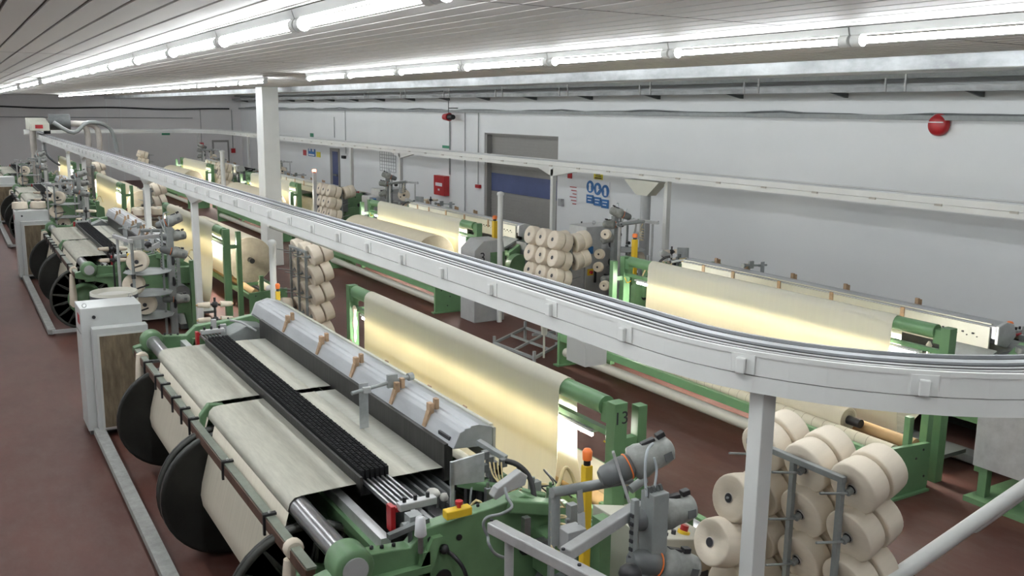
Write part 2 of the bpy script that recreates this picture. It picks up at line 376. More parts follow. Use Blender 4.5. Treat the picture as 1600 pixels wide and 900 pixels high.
for i in range(3):
    yc = a.y - w * (i + .5); zc = zt - .15 - .03 * i
    part('pictogram_disc', MB().cyl((XW - .03, yc, zc), (XW - .02, yc, zc), .145, n=20), M['blue'], t)
    f = MB().cyl((XW - .035, yc, zc + .04), (XW - .03, yc, zc + .04), .045, n=10)
    if i == 0: f.box(XW - .035, XW - .03, yc - .04, yc + .04, zc - .10, zc)
    elif i == 1: f.prism([(yc - .08, zc), (yc + .05, zc + .02), (yc + .02, zc - .09)], 'x', XW - .035, XW - .03)
    else: f.box(XW - .035, XW - .03, yc - .05, yc + .03, zc - .1, zc + .02)
    part('pictogram', f, M['signwhite'], t)
    zc2 = zt - .43 - .03 * i
    part('caption_panel', MB().box(XW - .03, XW - .02, yc - w * .46, yc + w * .46, zc2 - .11, zc2 + .09), M['blue'], t)
    part('caption_text', MB().box(XW - .034, XW - .03, yc - w * .3, yc + w * .3, zc2 + .02, zc2 + .04).box(XW - .034, XW - .03, yc - w * .2, yc + w * .25, zc2 - .05, zc2 - .03), M['signwhite'], t)
wallthing('notice', 888, 265, 894, 279, M['red'], 'small red and white notice beside the right edge of the shutter', 'notice')
t = wallthing('notice', 891, 297, 902, 315, M['signwhite'], 'white printed notice with small lines below the red notice', 'notice')
c = ORG[t.name]; mb = MB()
for i in range(6): mb.box(XW - .024, XW - .02, c.y - .14, c.y + .14 - .06 * (i % 3), c.z + .2 - i * .08, c.z + .22 - i * .08)
part('print', mb, M['red'], t)
wallthing('wall_switch', 877, 310, 881, 322, M['grey'], 'small grey switch box on wall at the right of the shutter', 'switch', d=.1)
t = wallthing('notice_board', 594, 236, 619, 270, M['wall'], 'large faint white planning chart with pinned sheets on right wall', 'chart', d=.01)
a = atX(594, 236, XW); b = atX(619, 270, XW); mb = MB()
for i in range(8):
    y = a.y + (b.y - a.y) * i / 7; mb.box(XW - .014, XW - .01, y - .012, y + .012, b.z, a.z)
for i in range(7):
    z = a.z + (b.z - a.z) * i / 6; mb.box(XW - .014, XW - .01, b.y, a.y, z - .008, z + .008)
part('ruled_lines', mb, M['midgrey'], t)
t = wallthing('small_sign', 482, 232, 493, 245, M['blue'], 'small blue pictogram sign on wall near the white pillar', 'sign')
c = ORG[t.name]; part('caption_text', MB().box(XW - .025, XW - .02, c.y - .35, c.y + .35, c.z - .12, c.z - .06).box(XW - .025, XW - .02, c.y - .3, c.y - .1, c.z + .05, c.z + .2).box(XW - .025, XW - .02, c.y + .1, c.y + .3, c.z + .05, c.z + .2), M['signwhite'], t)
wallthing('small_sign', 495, 237, 501, 246, M['signyellow'], 'small yellow sign right of the small blue sign near the pillar', 'sign')
wallthing('small_sign', 474, 234, 479, 243, M['red'], 'small red and white sign left of the small blue sign near the pillar', 'sign')
wallthing('exit_sign', 485, 208, 490, 214, M['signgreen'], 'small green exit sign above the rail near the white pillar', 'sign')
wallthing('exit_sign', 692, 227, 702, 232, M['signgreen'], 'small green exit sign above the red hose cabinet', 'sign')
t = thing('exit_sign', (0, YF, 2.4), 'green exit sign hanging on the far wall under the rail', 'sign'); a = at(253, 205, YF - .1); b = at(266, 211, YF - .1)
ORG[t.name] = Vector(t.location); t.location = (a.x, YF, a.z); ORG[t.name] = Vector(t.location); part('panel', MB().box(a.x, b.x, YF - .05, YF, b.z, a.z), M['signgreen'], t)
# bell and siren
c = atX(1471, 195, XW)
t = thing('alarm_bell', (XW, c.y, c.z), 'large round red alarm bell high on the right wall', 'bell')
part('gong', MB().lathe((XW - .04, c.y, c.z), (-1, 0, 0), [(0, .17), (.05, .168), (.09, .14), (.11, .06), (.112, 0.0001)], 28), M['red'], t)
part('backing_box', MB().box(XW - .05, XW, c.y - .08, c.y + .08, c.z - .08, c.z + .14), M['dkgrey'], t)
part('band', MB().box(XW - .155, XW - .10, c.y - .12, c.y + .12, c.z + .03, c.z + .045), M['signwhite'], t)
c = atX(715, 183, XW)
t = thing('siren_lamp', (XW, c.y, c.z), 'small red siren horn on a bracket above the hose cabinet', 'siren')
part('horn', MB().cyl((XW - .3, c.y + .25, c.z), (XW - .3, c.y - .05, c.z), .09, .12, 12), M['red'], t)
part('driver', MB().cyl((XW - .3, c.y - .05, c.z), (XW - .3, c.y - .3, c.z), .09, .07, 12), M['black'], t)
part('stem', MB().cyl((XW - .3, c.y, c.z), (XW - .3, c.y, 3.86), .015, n=6).box(XW - .3, XW, c.y - .02, c.y + .02, 3.55, 3.58), M['dkgrey'], t)
for px, y0, y1, lab in ((704, 163, 273, 'dark vertical conduit dropping to the hose cabinet'), (728, 163, 345, 'thin grey conduit just left of the alarm call point drop'), (749, 163, 288, 'thin grey conduit ending at the call point by the shutter'), (540, 163, 240, 'thin grey conduit dropping to the small camera right of blue door'), (523, 183, 215, 'short thin cable dropping above the blue door')):
    a = atX(px, y0, XW); b = atX(px, y1, XW)
    single('conduit_drop', MB().cyl((XW - .03, a.y, min(a.z, 3.46)), (XW - .03, a.y, max(b.z, .5)), .022 if px == 704 else .013, n=6), M['midgrey'], (XW - .03, a.y, b.z), lab, 'conduit')
wallthing('call_point', 746, 288, 752, 294, M['red'], 'small red alarm call point left of the shutter door', 'call point', d=.08)
wallthing('wall_camera', 537, 243, 541, 248, M['black'], 'small dark camera at the end of conduit right of blue door', 'camera', d=.1)
for px, py in ((315, 226), (364, 235)):
    a = at(px, py, YF)
    t = thing('call_point', (a.x, YF, a.z), ('red alarm call point left of the far wall door', 'red alarm call point right of the far wall door')[px > 340], 'call point')
    part('panel', MB().box(a.x - .1, a.x + .1, YF - .08, YF, a.z - .12, a.z + .1), M['red'], t); part('conduit_pipe', MB().cyl((a.x, YF - .03, a.z), (a.x, YF - .03, 3.4), .015, n=6), M['midgrey'], t)
# ------------------------------------------------------------------ ceiling lamps
OW_ = 'first second third fourth fifth sixth seventh eighth ninth tenth eleventh twelfth thirteenth fourteenth fifteenth sixteenth seventeenth eighteenth nineteenth'.split()
TW = {20: 'twent', 30: 'thirt', 40: 'fort'}
def ordinal(i):
    n = i + 1
    if n < 20: return OW[i]
    return TW[n // 10 * 10] + ('ieth' if n % 10 == 0 else 'y-' + OW[n % 10 - 1])
def batten():
    t = thing('fluorescent_batten', (0, 0, ZC), 'fluorescent batten', 'ceiling lamp', 'fluorescent battens under the slatted ceiling')
    part('housing', MB().prism([(-.035, ZC - .005), (.035, ZC - .005), (.022, ZC - .045), (-.022, ZC - .045)], 'y', .0, 1.44), M['white'], t)
    part('tube', MB().cyl((0, .07, ZC - .075), (0, 1.37, ZC - .075), .0165, n=10), M['tube'], t)
    for s in (.035, 1.405): part('end_cap', MB().cyl((0, s - .03, ZC - .073), (0, s + .03, ZC - .073), .034, n=12).box(-.012, .012, s - .015, s + .015, ZC - .07, ZC - .03), M['white'], t)
    return t
bat = batten(); first = True
rows = [(1.47, [2.95 + 1.45 * i for i in range(10)] + [2.95 - 1.45 * i for i in range(1, 4)] + [18.2 + 1.45 * i for i in range(3)] + [23.6 + 1.45 * i for i in range(15)], 'left ceiling row'),
        (4.15, [3.42 + 1.45 * i for i in range(6)] + [3.42 - 1.45 * i for i in range(1, 4)] + [14.0 + 1.45 * i for i in range(20)], 'right ceiling row'),
        (-1.35, [2.95 + 1.45 * i for i in range(9)], 'added ceiling row over left aisle'), (-1.35, [20 + 2.9 * i for i in range(6)], 'added ceiling row over left aisle'),  # unseen row continuing the row spacing, added for its light
        (9.9, [1.0 + 2.9 * i for i in range(16)], 'added high row along right wall')]  # unseen lamps above the ceiling edge, added to brighten the right wall
for X, ys, rl in rows:
    ordd = sorted(ys)
    for i, y in enumerate(ys):
        lab = 'lit white fluorescent batten, %s from the near end, %s' % (ordinal(ordd.index(y) + (9 if X < 0 and y > 16 else 0)), rl)
        zz = ZC if X < 9 else 4.7
        if first: bat.location = (X, y, zz); o = bat; first = False
        else: o = copy_tree(bat, (X, y, zz))
        o['label'] = lab; o['group'] = 'fluorescent battens, ' + rl
# ================================================================== OVERHEAD BLOWER RAIL (one closed loop)
def rail_path():
    P = []
    xa, xb, ya, yb = 2.77, 10.4, 3.2, 41.5
    for i in range(60): P.append((xa + .25 * max(0, (yb - ya) * (1 - i / 60) - 31) / 8, yb - (yb - ya) * i / 60))
    def arc(cx, cy, r, a0, a1, n):
        for k in range(n + 1):
            a = math.radians(a0 + (a1 - a0) * k / n); P.append((cx + r * math.cos(a), cy + r * math.sin(a)))
    r = 1.36
    arc(xa + r, ya, r, 180, 270, 16)
    arc(xb - r, ya, r, 270, 360, 14)
    for i in range(1, 50): P.append((xb, ya + (yb - ya) * i / 50))
    arc(xb - 2, yb, 2, 0, 90, 10); arc(xa + 2, yb, 2, 90, 179, 10)
    return P
RP = rail_path()
def sweep(mb, x0, x1, z0, z1):
    n = len(RP); vs = []
    for i, (x, y) in enumerate(RP):
        a = RP[i - 1]; b = RP[(i + 1) % n]; t = Vector((b[0] - a[0], b[1] - a[1])).normalized(); nx, ny = -t.y, t.x   # left normal = inside of the loop? (outside is negative)
        for s, z in ((x0, z0), (x1, z0), (x1, z1), (x0, z1)): vs.append((x + nx * s, y + ny * s, z))
    fs = []
    for i in range(n):
        j = (i + 1) % n
        for k in range(4): fs.append((i * 4 + k, i * 4 + (k + 1) % 4, j * 4 + (k + 1) % 4, j * 4 + k))
    return mb.add(vs, fs)
ZR = 2.55
rail = thing('overhead_blower_rail', (2.68, 4, 0), 'white overhead loop rail on posts carrying the travelling blower', 'rail')
part('track_body', sweep(MB(), -.14, .14, ZR - .10, ZR - .02), M['white'], rail)
part('lower_channel', sweep(MB(), -.137, .14, ZR - .174, ZR - .104), M['white'], rail)
part('lip', sweep(MB(), -.145, -.125, ZR - .02, ZR), M['white'], rail)
part('running_rail', sweep(MB(), .035, .085, ZR - .02, ZR - .006), M['alu'], rail)
part('running_rail', sweep(MB(), .125, .14, ZR - .02, ZR), M['alu'], rail)
part('conductor_bed', sweep(sweep(MB(), -.125, .035, ZR - .02, ZR - .017), .085, .125, ZR - .02, ZR - .014), M['stripes'], rail)
for k in range(3): part('conductor_strip', sweep(MB(), -.104 + k * .046, -.104 + k * .046 + .018, ZR - .017, ZR - .014), M['ltgrey'], rail)
# joint lines, clip boxes on the fascia
def rail_at(i): 
    x, y = RP[i]; a = RP[i - 1]; b = RP[(i + 1) % len(RP)]; t = Vector((b[0] - a[0], b[1] - a[1], 0)).normalized(); return Vector((x, y, 0)), t, Vector((-t.y, t.x, 0))
cum = [0]
for i in range(len(RP)): cum.append(cum[-1] + math.dist(RP[i], RP[(i + 1) % len(RP)]))
def rail_s(s):
    s %= cum[-1]
    for i in range(len(RP)):
        if cum[i + 1] >= s:
            a = Vector((*RP[i], 0)); b = Vector((*RP[(i + 1) % len(RP)], 0)); t = (b - a).normalized(); return a + t * (s - cum[i]), t, Vector((-t.y, t.x, 0))
s_near = cum[60]        # arc start near the camera
def obox(mb, p, t, nrm, s0, s1, n0, n1, z0, z1):
    vs = [p + t * a + nrm * b + Vector((0, 0, z)) for a in (s0, s1) for b in (n0, n1) for z in (z0, z1)]
    return mb.add(vs, [(0, 1, 3, 2), (4, 6, 7, 5), (0, 4, 5, 1), (2, 3, 7, 6), (0, 2, 6, 4), (1, 5, 7, 3)])
for k in range(-50, 16):
    s = s_near - .12 + k * .62
    if s < 1: continue
    p, t, nr = rail_s(s)
    if p.y > 38 and k < 0: continue
    pl = part('joint_plate', obox(MB(), p, t, nr, -.052, .052, -.147, -.140, ZR - .098, ZR - .014), M['white'], rail, bev=.003)
    part('clip_cover', obox(MB(), p, t, nr, -.024, .016, -.170, -.147, ZR - .095, ZR - .030), M['white'], pl, bev=.005)
for k in range(40):      # small clips on the far leg of the loop, seen from its inner side
    p, t, nr = rail_s(s_near + 8.2 + k * .95)
    part('clip', obox(MB(), p, t, nr, -.05, .05, .140, .155, ZR - .12, ZR - .095), M['tan'], rail)
PN = [0]
def post(x, y, w, brk=None, ztop=ZR - .174, m='white', zb=0.0, lab=''):
    t = thing('rail_post', (x, y, zb), lab, 'post', 'posts carrying the overhead rail')
    part('column', MB().box(x - w / 2, x + w / 2, y - w / 2, y + w / 2, zb, ztop), M[m], t, bev=.004)
    part('foot_plate', MB().box(x - w * .8, x + w * .8, y - w * .8, y + w * .8, zb, zb + .012), M[m], t)
    if brk: part('bracket', MB().prism([(y - brk, ztop), (y + brk * .6, ztop), (y + .05, ztop - .14), (y - .07, ztop - .14)], 'x', x - .045, x + .045), M[m], t)
    return t
near_post = post(2.85, 2.66, .078, lab='white square post of the overhead rail in the right foreground')
for dz in (.72, .88, 1.05):
    part('clamp', MB().box(2.85 - .055, 2.85 + .055, 2.66 - .055, 2.66 + .055, 1.98 - dz, 2.04 - dz), M['white'], near_post, bev=.004)
for k, (y, zb) in enumerate(((12.95, 0), (16.45, 1.475), (24.7, 0), (28.0, 1.475), (35.3, 0), (39.6, 1.475))): post(2.80, y, .085, .8, zb=zb, lab='white left rail post, %s from the camera past the nearest loom' % OW[k])
for k, (px, py0) in enumerate(((1043, 300), (865, 268), (626, 245), (549, 230), (388, 220), (309, 203))):
    q = atX(px, py0, 10.4); post(10.4, q.y, .09, .9 if px in (865, 626) else None, zb=1.067 if 4.9 < q.y < 10.6 or 14.1 < q.y < 19.8 or 24 < q.y < 29.7 or 33.5 < q.y < 39.2 else 0, lab='white right rail post, %s from the camera' % OW[k])
q = atX(1030, 300, 10.3)
pp = thing('rail_post', (10.3, q.y + .35, 0), 'thick round grey rail post with wedge bracket near the blue signs', 'post', 'posts carrying the overhead rail')
part('column', MB().cyl((10.3, q.y + .35, 0), (10.3, q.y + .35, ZR - .35), .09, n=14), M['grey'], pp)
part('bracket', MB().prism([(q.y - .1, ZR - .2), (q.y + .85, ZR - .2), (q.y + .5, ZR - .45), (q.y + .2, ZR - .45)], 'x', 10.2, 10.4), M['cream'], pp)
# drain / brace pipes under the rail
a = atZ(505, 392, 2.2); b = atZ(832, 512, 2.2)
mb = MB().cyl(Vector((3.25, 11.0, 2.1)), Vector((3.35, 4.6, 2.1)), .018, n=10)
hp = thing('hanging_pipe', (3.3, 8, 2.1), 'thin cream pipe hanging below the overhead rail, centre', 'pipe')
o = part('pipe', mb, M['cream'], hp)
for yh in (5.6, 7.6, 9.6): part('hanger', MB().bar((2.9, yh, ZR - .175), (3.34 - (yh - 4.6) * .0156, yh, 2.10), .012, .02), M['cream'], hp)
part('valve', MB().cyl((3.345, 5.1, 2.14), (3.345, 5.1, 2.02), .03, .018, 10).cyl((3.345, 5.1, 2.02), (3.345, 5.1, 1.86), .008, n=6), M['cream'], o)
part('hanger_plate', MB().box(3.2, 3.36, 4.42, 4.62, 1.98, 2.36), M['white'], o)
# big white diagonal pipe at lower right
a = at(1395, 905, 2.9); b = at(1610, 755, 3.1)
dd = (b - a).normalized()
t = thing('suction_pipe', tuple(a - dd * 0), 'thick white diagonal suction pipe at lower right corner', 'pipe'); ORG[t.name] = Vector(t.location)
part('pipe', MB().cyl(a - dd * 1.2, b + dd * 2.2, .045, n=18), M['white'], t)
m_ = at(1528, 815, 3.03); part('flange_ring', MB().cyl(b + dd * 2.15, b + dd * 2.2, .07, n=18), M['white'], t); part('sleeve', MB().cyl(m_ - dd * .06, m_ + dd * .5, .049, n=18), M['white'], t)
# ------------------------------------------------------------------ travelling blower at the far end
c = Vector((2.95, 36.5, ZR))
t = thing('travelling_blower', tuple(c), 'travelling cleaner with grey hoses and fan box riding on the rail', 'blower'); ORG[t.name] = c
part('fan_box', MB().prism([(c.y - 1.6, ZR + .12), (c.y - 1.6, ZR + .36), (c.y - .4, ZR + .52), (c.y + .8, ZR + .52), (c.y + .8, ZR + .12)], 'x', c.x - .5, c.x + .05), M['cream'], t, bev=.02)
part('label_plate', MB().box(c.x - .38, c.x - .15, c.y - 1.62, c.y - 1.6, ZR + .2, ZR + .32), M['red'], t)
part('motor', MB().cyl((c.x + .1, c.y - .9, ZR + .40), (c.x + .75, c.y - .9, ZR + .40), .27, n=16), M['dkgrey'], t)
part('wheel', MB().cyl((c.x - .1, c.y - 1.2, ZR + .08), (c.x + .1, c.y - 1.2, ZR + .08), .07, n=12), M['black'], t)
for xx, zz in ((-.42, 0), (1.25, .1), (1.6, .1)):
    part('suction_hose', MB().tube([(c.x + .3 * (xx > 0), c.y - .9, ZR + .3), (c.x + xx * .7, c.y - .95, ZR + .35), (c.x + xx, c.y - 1, ZR + .15), (c.x + xx, c.y - 1, 1.6), (c.x + xx, c.y - 1, .7)], .10, 10), M['tan'], t)
part('cross_pipe', MB().tube([(c.x + .2, c.y - 1.3, ZR + .4), (c.x + .8, c.y - 1.3, ZR + .05), (c.x + 1.3, c.y - 1.2, ZR + .4), (c.x + 2.0, c.y - 1, ZR + .2), (c.x + 2.2, c.y - 1, 1.9)], .07, 8), M['midgrey'], t)
part('nozzle', MB().tube([(c.x - .1, c.y - 1.4, ZR + .0), (c.x - .1, c.y - 1.4, 1.9), (c.x + .3, c.y - 1.3, 1.5)], .04, 8), M['dkgrey'], t)
# ================================================================== LOOM (built once, then copied)
PITCH_A = 10.2
def fringe_mat():
    return mat('heald_wires', (0.06, 0.057, 0.054), 0.5, .3, vscale=12, stretch=(1, 14, .25), col2=(0.012, 0.012, 0.012))
M['fringe'] = fringe_mat(); M['comb'] = mat('drop_wire_steel', (0.012, 0.012, 0.013), 0.7, var=.3, vscale=30, spec=.2)
def make_loom():
    L = thing('weaving_loom', (2.6, 7.25, 0), 'loom', 'loom', 'wide weaving looms')
    XB, ZB = 1.66, 0.53
    # warp beams with flanges
    for y0, y1 in ((7.22, 9.12), (5.18, 7.02)):
        b = part('warp_beam', MB().cyl((XB, y0, ZB), (XB, y1, ZB), .20, n=32), M['warp'], L)
        for yy, s in ((y0, -1), (y1, 1)):
            o = part('beam_flange', MB().lathe((XB, yy, ZB), (0, s, 0), [(0, .15), (0, .47), (-.006, .50), (.03, .505), (.035, .49), (.02, .46), (.02, .1)], 40), M['flange'], b)
            rb = MB()
            for k in range(16):
                a = 2 * PI * k / 16; da = 2 * PI / 32
                p0 = Vector((XB + .12 * math.cos(a), yy + s * .035, ZB + .12 * math.sin(a))); p1 = Vector((XB + .47 * math.cos(a + da), yy + s * .035, ZB + .47 * math.sin(a + da)))
                rb.bar(p0, p1, .02, .03, up=(0, 1, 0))
                p1 = Vector((XB + .47 * math.cos(a - da), yy + s * .035, ZB + .47 * math.sin(a - da))); rb.bar(p0, p1, .012, .02, up=(0, 1, 0))
            rb.lathe((XB, yy, ZB), (0, s, 0), [(.02, .46), (.06, .465), (.06, .50), (.02, .50)], 40)
            part('flange_ribs', rb, M['flangerib'], o)
    part('gear_hub', MB().lathe((XB, 5.13, ZB), (0, -1, 0), [(0, .20), (.02, .25), (.10, .25), (.11, .20), (.08, .17), (.08, .09), (.14, .08), (.14, .0001)], 32), M['green'], L)
    # warp threads from beam to back roller
    for y0, y1, yt0, yt1 in ((7.22, 9.12, 7.35, 9.27), (5.20, 7.02, 5.22, 7.24)):
        prof = [(1.60, .33), (1.52, .37), (1.468, .46), (1.455, .55), (1.47, .65), (1.585, 1.09), (1.60, 1.14), (1.63, 1.168), (1.67, 1.175), (2.04, 1.178)]
        part('warp_sheet', MB().sheet(prof[:6], y0, y1, .003), M['warp'], L)
        part('warp_sheet', MB().sheet(prof[5:], yt0, yt1, .003), M['weave'], L)
        s2 = part('warp_sheet', MB().sheet([(2.24, 1.176), (2.46, 1.172)], yt0, yt1, .003), M['weave'], L)
        part('warp_sheet', MB().sheet([(2.46, 1.172), (2.68, 1.165)], yt0 + .005, yt1 - .005, .003), M['weave2'], L)
    part('back_roller', MB().cyl((1.66, 4.42, 1.10), (1.66, 10.0, 1.10), .066, n=24), M['steel'], L)
    # bar with clips
    mb = MB().box(1.475, 1.53, 4.55, 9.98, 1.035, 1.05)
    bar = part('back_rail', mb, M['railtop'], L); part('rail_side', MB().box(1.47, 1.525, 4.56, 9.97, .965, 1.034), M['rust'], bar)
    for y in (9.3, 8.75, 8.45, 7.65, 7.35, 6.3, 5.3, 8.0):
        part('clip', MB().box(1.462, 1.54, y, y + .035, 1.05, 1.065).box(1.455, 1.47, y, y + .02, .93, 1.065), M['black'], bar)
        part('clip_screw', MB().ball((1.5, y + .017, 1.07), .012, 6), M['ltgrey'], bar)
    part('roller_support', MB().prism([(1.54, 1.0), (1.70, 1.0), (1.72, 1.17), (1.60, 1.19), (1.53, 1.10)], 'y', 7.26, 7.33), M['green'], L, bev=.01)
    # stop motion
    sm = part('drop_wire_comb', MB().box(2.05, 2.235, 5.2, 9.2, 1.10, 1.16), M['black'], L)
    for k in range(6):
        x = 2.055 + k * .033; mb = MB(); y = 5.2; vs = []
        mb.box(x, x + .021, 5.2, 9.2, 1.16, 1.266)
        for i in range(130):
            y0 = 5.21 + i * .0305 + .008 * ((i * 5 + k * 3) % 4) / 4; mb.box(x + .003, x + .018, y0, y0 + .012, 1.266, 1.269 + .002 * ((i * 7 + k) % 3))
        part('comb_row', mb, M['comb'], sm)
        part('comb_rail', MB().box(x + .003, x + .016, 4.72, 9.62, 1.185, 1.21), M['steel'], sm)
    part('comb_side_plate', MB().box(2.028, 2.045, 5.15, 9.22, 1.165, 1.245), M['fringe'], sm)
    for yy, s in ((4.66, 1), (9.56, -1)):
        r = part('comb_end_bracket', MB().box(2.02, 2.05, yy, yy + .07, 1.08, 1.24).box(2.05, 2.27, yy, yy + .04, 1.20, 1.23), M['red'], sm, bev=.004)
        part('comb_end_bar', MB().box(2.06, 2.30, yy - .04, yy + .02, 1.215, 1.26), M['ltgrey'], r, bev=.006)
        part('comb_knob', MB().cyl((2.10, yy - .01, 1.26), (2.10, yy - .01, 1.29), .012, n=8).cyl((2.17, yy - .01, 1.26), (2.17, yy - .01, 1.29), .012, n=8).cyl((2.25, yy - .01, 1.26), (2.25, yy - .01, 1.29), .012, n=8), M['black'], r)
    part('support_rail', MB().box(1.93, 1.99, 4.6, 9.95, 1.02, 1.09), M['ltgrey'], L); part('support_rail', MB().box(1.90, 1.98, 4.6, 9.95, .93, 1.02), M['green'], L)
    # healds and the reed beam
    part('heald_wires', MB().box(2.64, 2.70, 5.2, 9.45, 1.08, 1.335), M['fringe'], L)
    rbm = part('reed_beam', MB().prism([(2.665, 1.325), (2.715, 1.428), (2.745, 1.438), (2.752, 1.450), (2.79, 1.450), (2.797, 1.462), (2.86, 1.462), (2.96, 1.43), (2.96, 1.30)], 'y', 5.12, 9.80), M['alu'], L, bev=.004)
    part('beam_front_plate', MB().box(2.965, 2.985, 5.12, 9.75, 1.16, 1.42), M['cream'], rbm, label='cream front plate with a row of studs')
    mb = MB()
    for i in range(40): mb.box(2.985, 2.998, 5.2 + i * .112, 5.22 + i * .112, 1.315, 1.33).box(2.985, 2.994, 5.25 + i * .112, 5.262 + i * .112, 1.29, 1.30)
    part('stud_row', mb, M['ink'], rbm)
    part('top_edge_strip', MB().box(2.94, 2.962, 5.12, 9.75, 1.44, 1.452), M['cream'], rbm)
    part('beam_end_cap', MB().prism([(2.655, 1.31), (2.71, 1.44), (2.84, 1.475), (2.97, 1.44), (2.97, 1.25), (2.80, 1.2)], 'y', 9.80, 9.84), M['ltgrey'], rbm, bev=.01)
    part('slot', MB().box(2.675, 2.69, 5.2, 5.36, 1.355, 1.38), M['ink'], rbm)
    for y in (8.72, 7.75, 6.93, 6.12, 5.55):
        w = part('wooden_wedge', MB().prism([(2.665, 1.345), (2.678, 1.345), (2.73, 1.45), (2.70, 1.45)], 'y', y, y + .045), M['wood'], rbm)
        part('wedge_block', MB().box(2.705, 2.74, y + .0, y + .055, 1.43, 1.505).box(2.76, 2.79, y + .02, y + .065, 1.44, 1.525), M['wood'], w, bev=.004)
        part('wedge_block', MB().box(2.988, 3.0, y, y + .05, 1.30, 1.44), M['wood'], w)
    arm = part('sensor_arm', MB().cyl((2.36, 6.13, 1.475), (2.86, 6.20, 1.515), .014, n=10).cyl((2.84, 6.197, 1.513), (2.88, 6.203, 1.516), .03, n=12).box(2.66, 2.74, 6.16, 6.19, 1.46, 1.56), M['midgrey'], L)
    part('hanging_plate', MB().box(2.43, 2.50, 6.155, 6.163, 1.185, 1.53), M['galv'], arm)
    part('arm_clamp', MB().box(2.45, 2.51, 6.12, 6.154, 1.46, 1.505), M['ltgrey'], arm, bev=.004)
    # front of the loom: breast, take up, walk board
    part('breast_beam', MB().box(2.98, 3.12, 4.6, 9.9, .86, .98), M['green'], L, bev=.01)
    part('take_up_roller', MB().cyl((3.12, 4.6, .72), (3.12, 9.9, .72), .07, n=20), M['steel'], L)
    part('woven_cloth', MB().sheet([(2.99, 1.0), (3.12, .985), (3.2, .74), (3.15, .4), (3.6, .12)], 5.3, 9.2, .003), M['weave'], L)
    part('walk_board', MB().box(3.25, 3.6, 4.8, 9.8, .16, .2), M['dkgrey'], L)
    # side frames
    for y, s in ((4.40, -1), (9.98, 1)):
        f = part('side_frame', MB().prism([(1.47, .98), (1.47, 1.06), (1.60, 1.09), (1.74, 1.15), (2.0, 1.13), (2.10, 1.22), (2.52, 1.25), (2.74, 1.28), (3.0, 1.15), (3.28, .98), (3.30, .02), (3.06, .02), (3.0, .30), (2.3, .32), (2.2, .02), (1.98, .02), (1.97, .60), (1.9, .86), (1.72, .92)], 'y', y - .05, y + .05), M['green'], L, bev=.008)
        part('roller_bearing', MB().lathe((1.66, y - .09, 1.10), (0, 1, 0), [(0, .07), (0, .105), (.02, .115), (.16, .115), (.18, .105), (.18, .07)], 28).box(1.60, 1.72, y - .07, y + .07, .92, 1.03), M['green'], f)
        part('bearing_face', MB().cyl((1.66, y - .10, 1.10), (1.66, y + .10, 1.10), .072, n=24), M['grey'], f)
        mb = MB()
        for q in ((2.12, 1.15), (2.2, .9), (2.75, .95), (2.45, .55), (2.9, .7), (2.3, 1.12), (3.1, .8)): mb.cyl((q[0], y - .058, q[1]), (q[0], y + .058, q[1]), .018 if q[1] > 1 else .05, n=12)
        part('frame_holes', mb, M['black'], f)
        part('frame_rib', MB().prism([(2.02, .98), (2.12, 1.17), (2.18, 1.17), (2.10, .95)], 'y', y - .09, y - .05).box(1.75, 2.1, y - .10, y - .05, .98, 1.02).box(2.05, 2.10, y - .09, y - .05, .3, 1.1), M['green'], f)
        part('bolts', MB().ball((1.85, y, 1.15), .014, 6).ball((1.92, y, 1.145), .014, 6).ball((1.79, y, 1.16), .014, 6).ball((2.3, y, 1.25), .012, 6).ball((2.45, y, 1.26), .012, 6), M['black'], f)
    part('cross_rail', MB().box(2.0, 2.14, 4.45, 9.93, .50, .66).box(2.72, 2.86, 4.45, 9.93, .35, .5), M['green'], L)
    part('base_channel', MB().box(1.95, 2.15, 4.45, 9.93, .02, .1).box(2.95, 3.15, 4.45, 9.93, .02, .1), M['dkgrey'], L)
    part('inner_frame', MB().prism([(1.95, .02), (2.9, .02), (2.9, 1.0), (2.1, 1.05), (1.95, .8)], 'y', 7.24, 7.34), M['green'], L)
    part('heald_frames', MB().box(2.36, 2.38, 5.0, 9.5, .35, 1.09).box(2.42, 2.44, 5.0, 9.5, .35, 1.09).box(2.48, 2.5, 5.0, 9.5, .35, 1.09).box(2.54, 2.56, 5.0, 9.5, .35, 1.09).box(2.6, 2.62, 5.0, 9.5, .35, 1.09), M['dkgrey'], L)
    # tow of waste yarn hanging from the rail ends
    for yy, zb in ((9.62, .55), (4.86, .45)):
        part('waste_yarn', MB().lathe((1.47, yy, zb), (0, 0, 1), [(0, .02), (.05, .06), (.2, .055), (.42, .04), (.52, .03)], 10).lathe((1.50, yy - .03, 1.03), (0, 1, 0), [(0, .045), (.01, .058), (.05, .058), (.06, .045)], 12), M['yarn'], L)
    # ---- end machinery (near end)
    rr = random.Random(3)
    for k in range(7):
        y = 4.5 + rr.random() * .25; x = 2.45 + k * .09; P = [(x, y, 1.12)]
        for j in range(4): P.append((x + (j + 1) * .06 + rr.uniform(-.04, .04), y + rr.uniform(-.1, .1), 1.2 + rr.uniform(-.04, .07)))
        P.append((x + .3, y - .05, 1.1)); part('cable_loop', MB().tube(P, rr.choice((.006, .008, .012)), 6), M[rr.choice(('black', 'black', 'dkgrey', 'yhose', 'ghose'))], L)
    for k in range(9):
        x = 2.42 + rr.random() * .6; y = 4.46 + rr.random() * .5; h = rr.uniform(.05, .14)
        part('fitting', MB().box(x, x + rr.uniform(.03, .07), y, y + rr.uniform(.03, .06), 1.08, 1.14 + h).cyl((x + .02, y + .02, 1.1), (x + .02, y + .02, 1.17 + h), .011, n=8), M[rr.choice(('dkgrey', 'midgrey', 'black', 'steel', 'green'))], L, bev=.003)
    part('lint_tuft', MB().ball((2.45, 4.98, 1.12), .045, 8, (1, 1.3, .6)).ball((2.50, 4.93, 1.10), .03, 8), M['lint'], L)
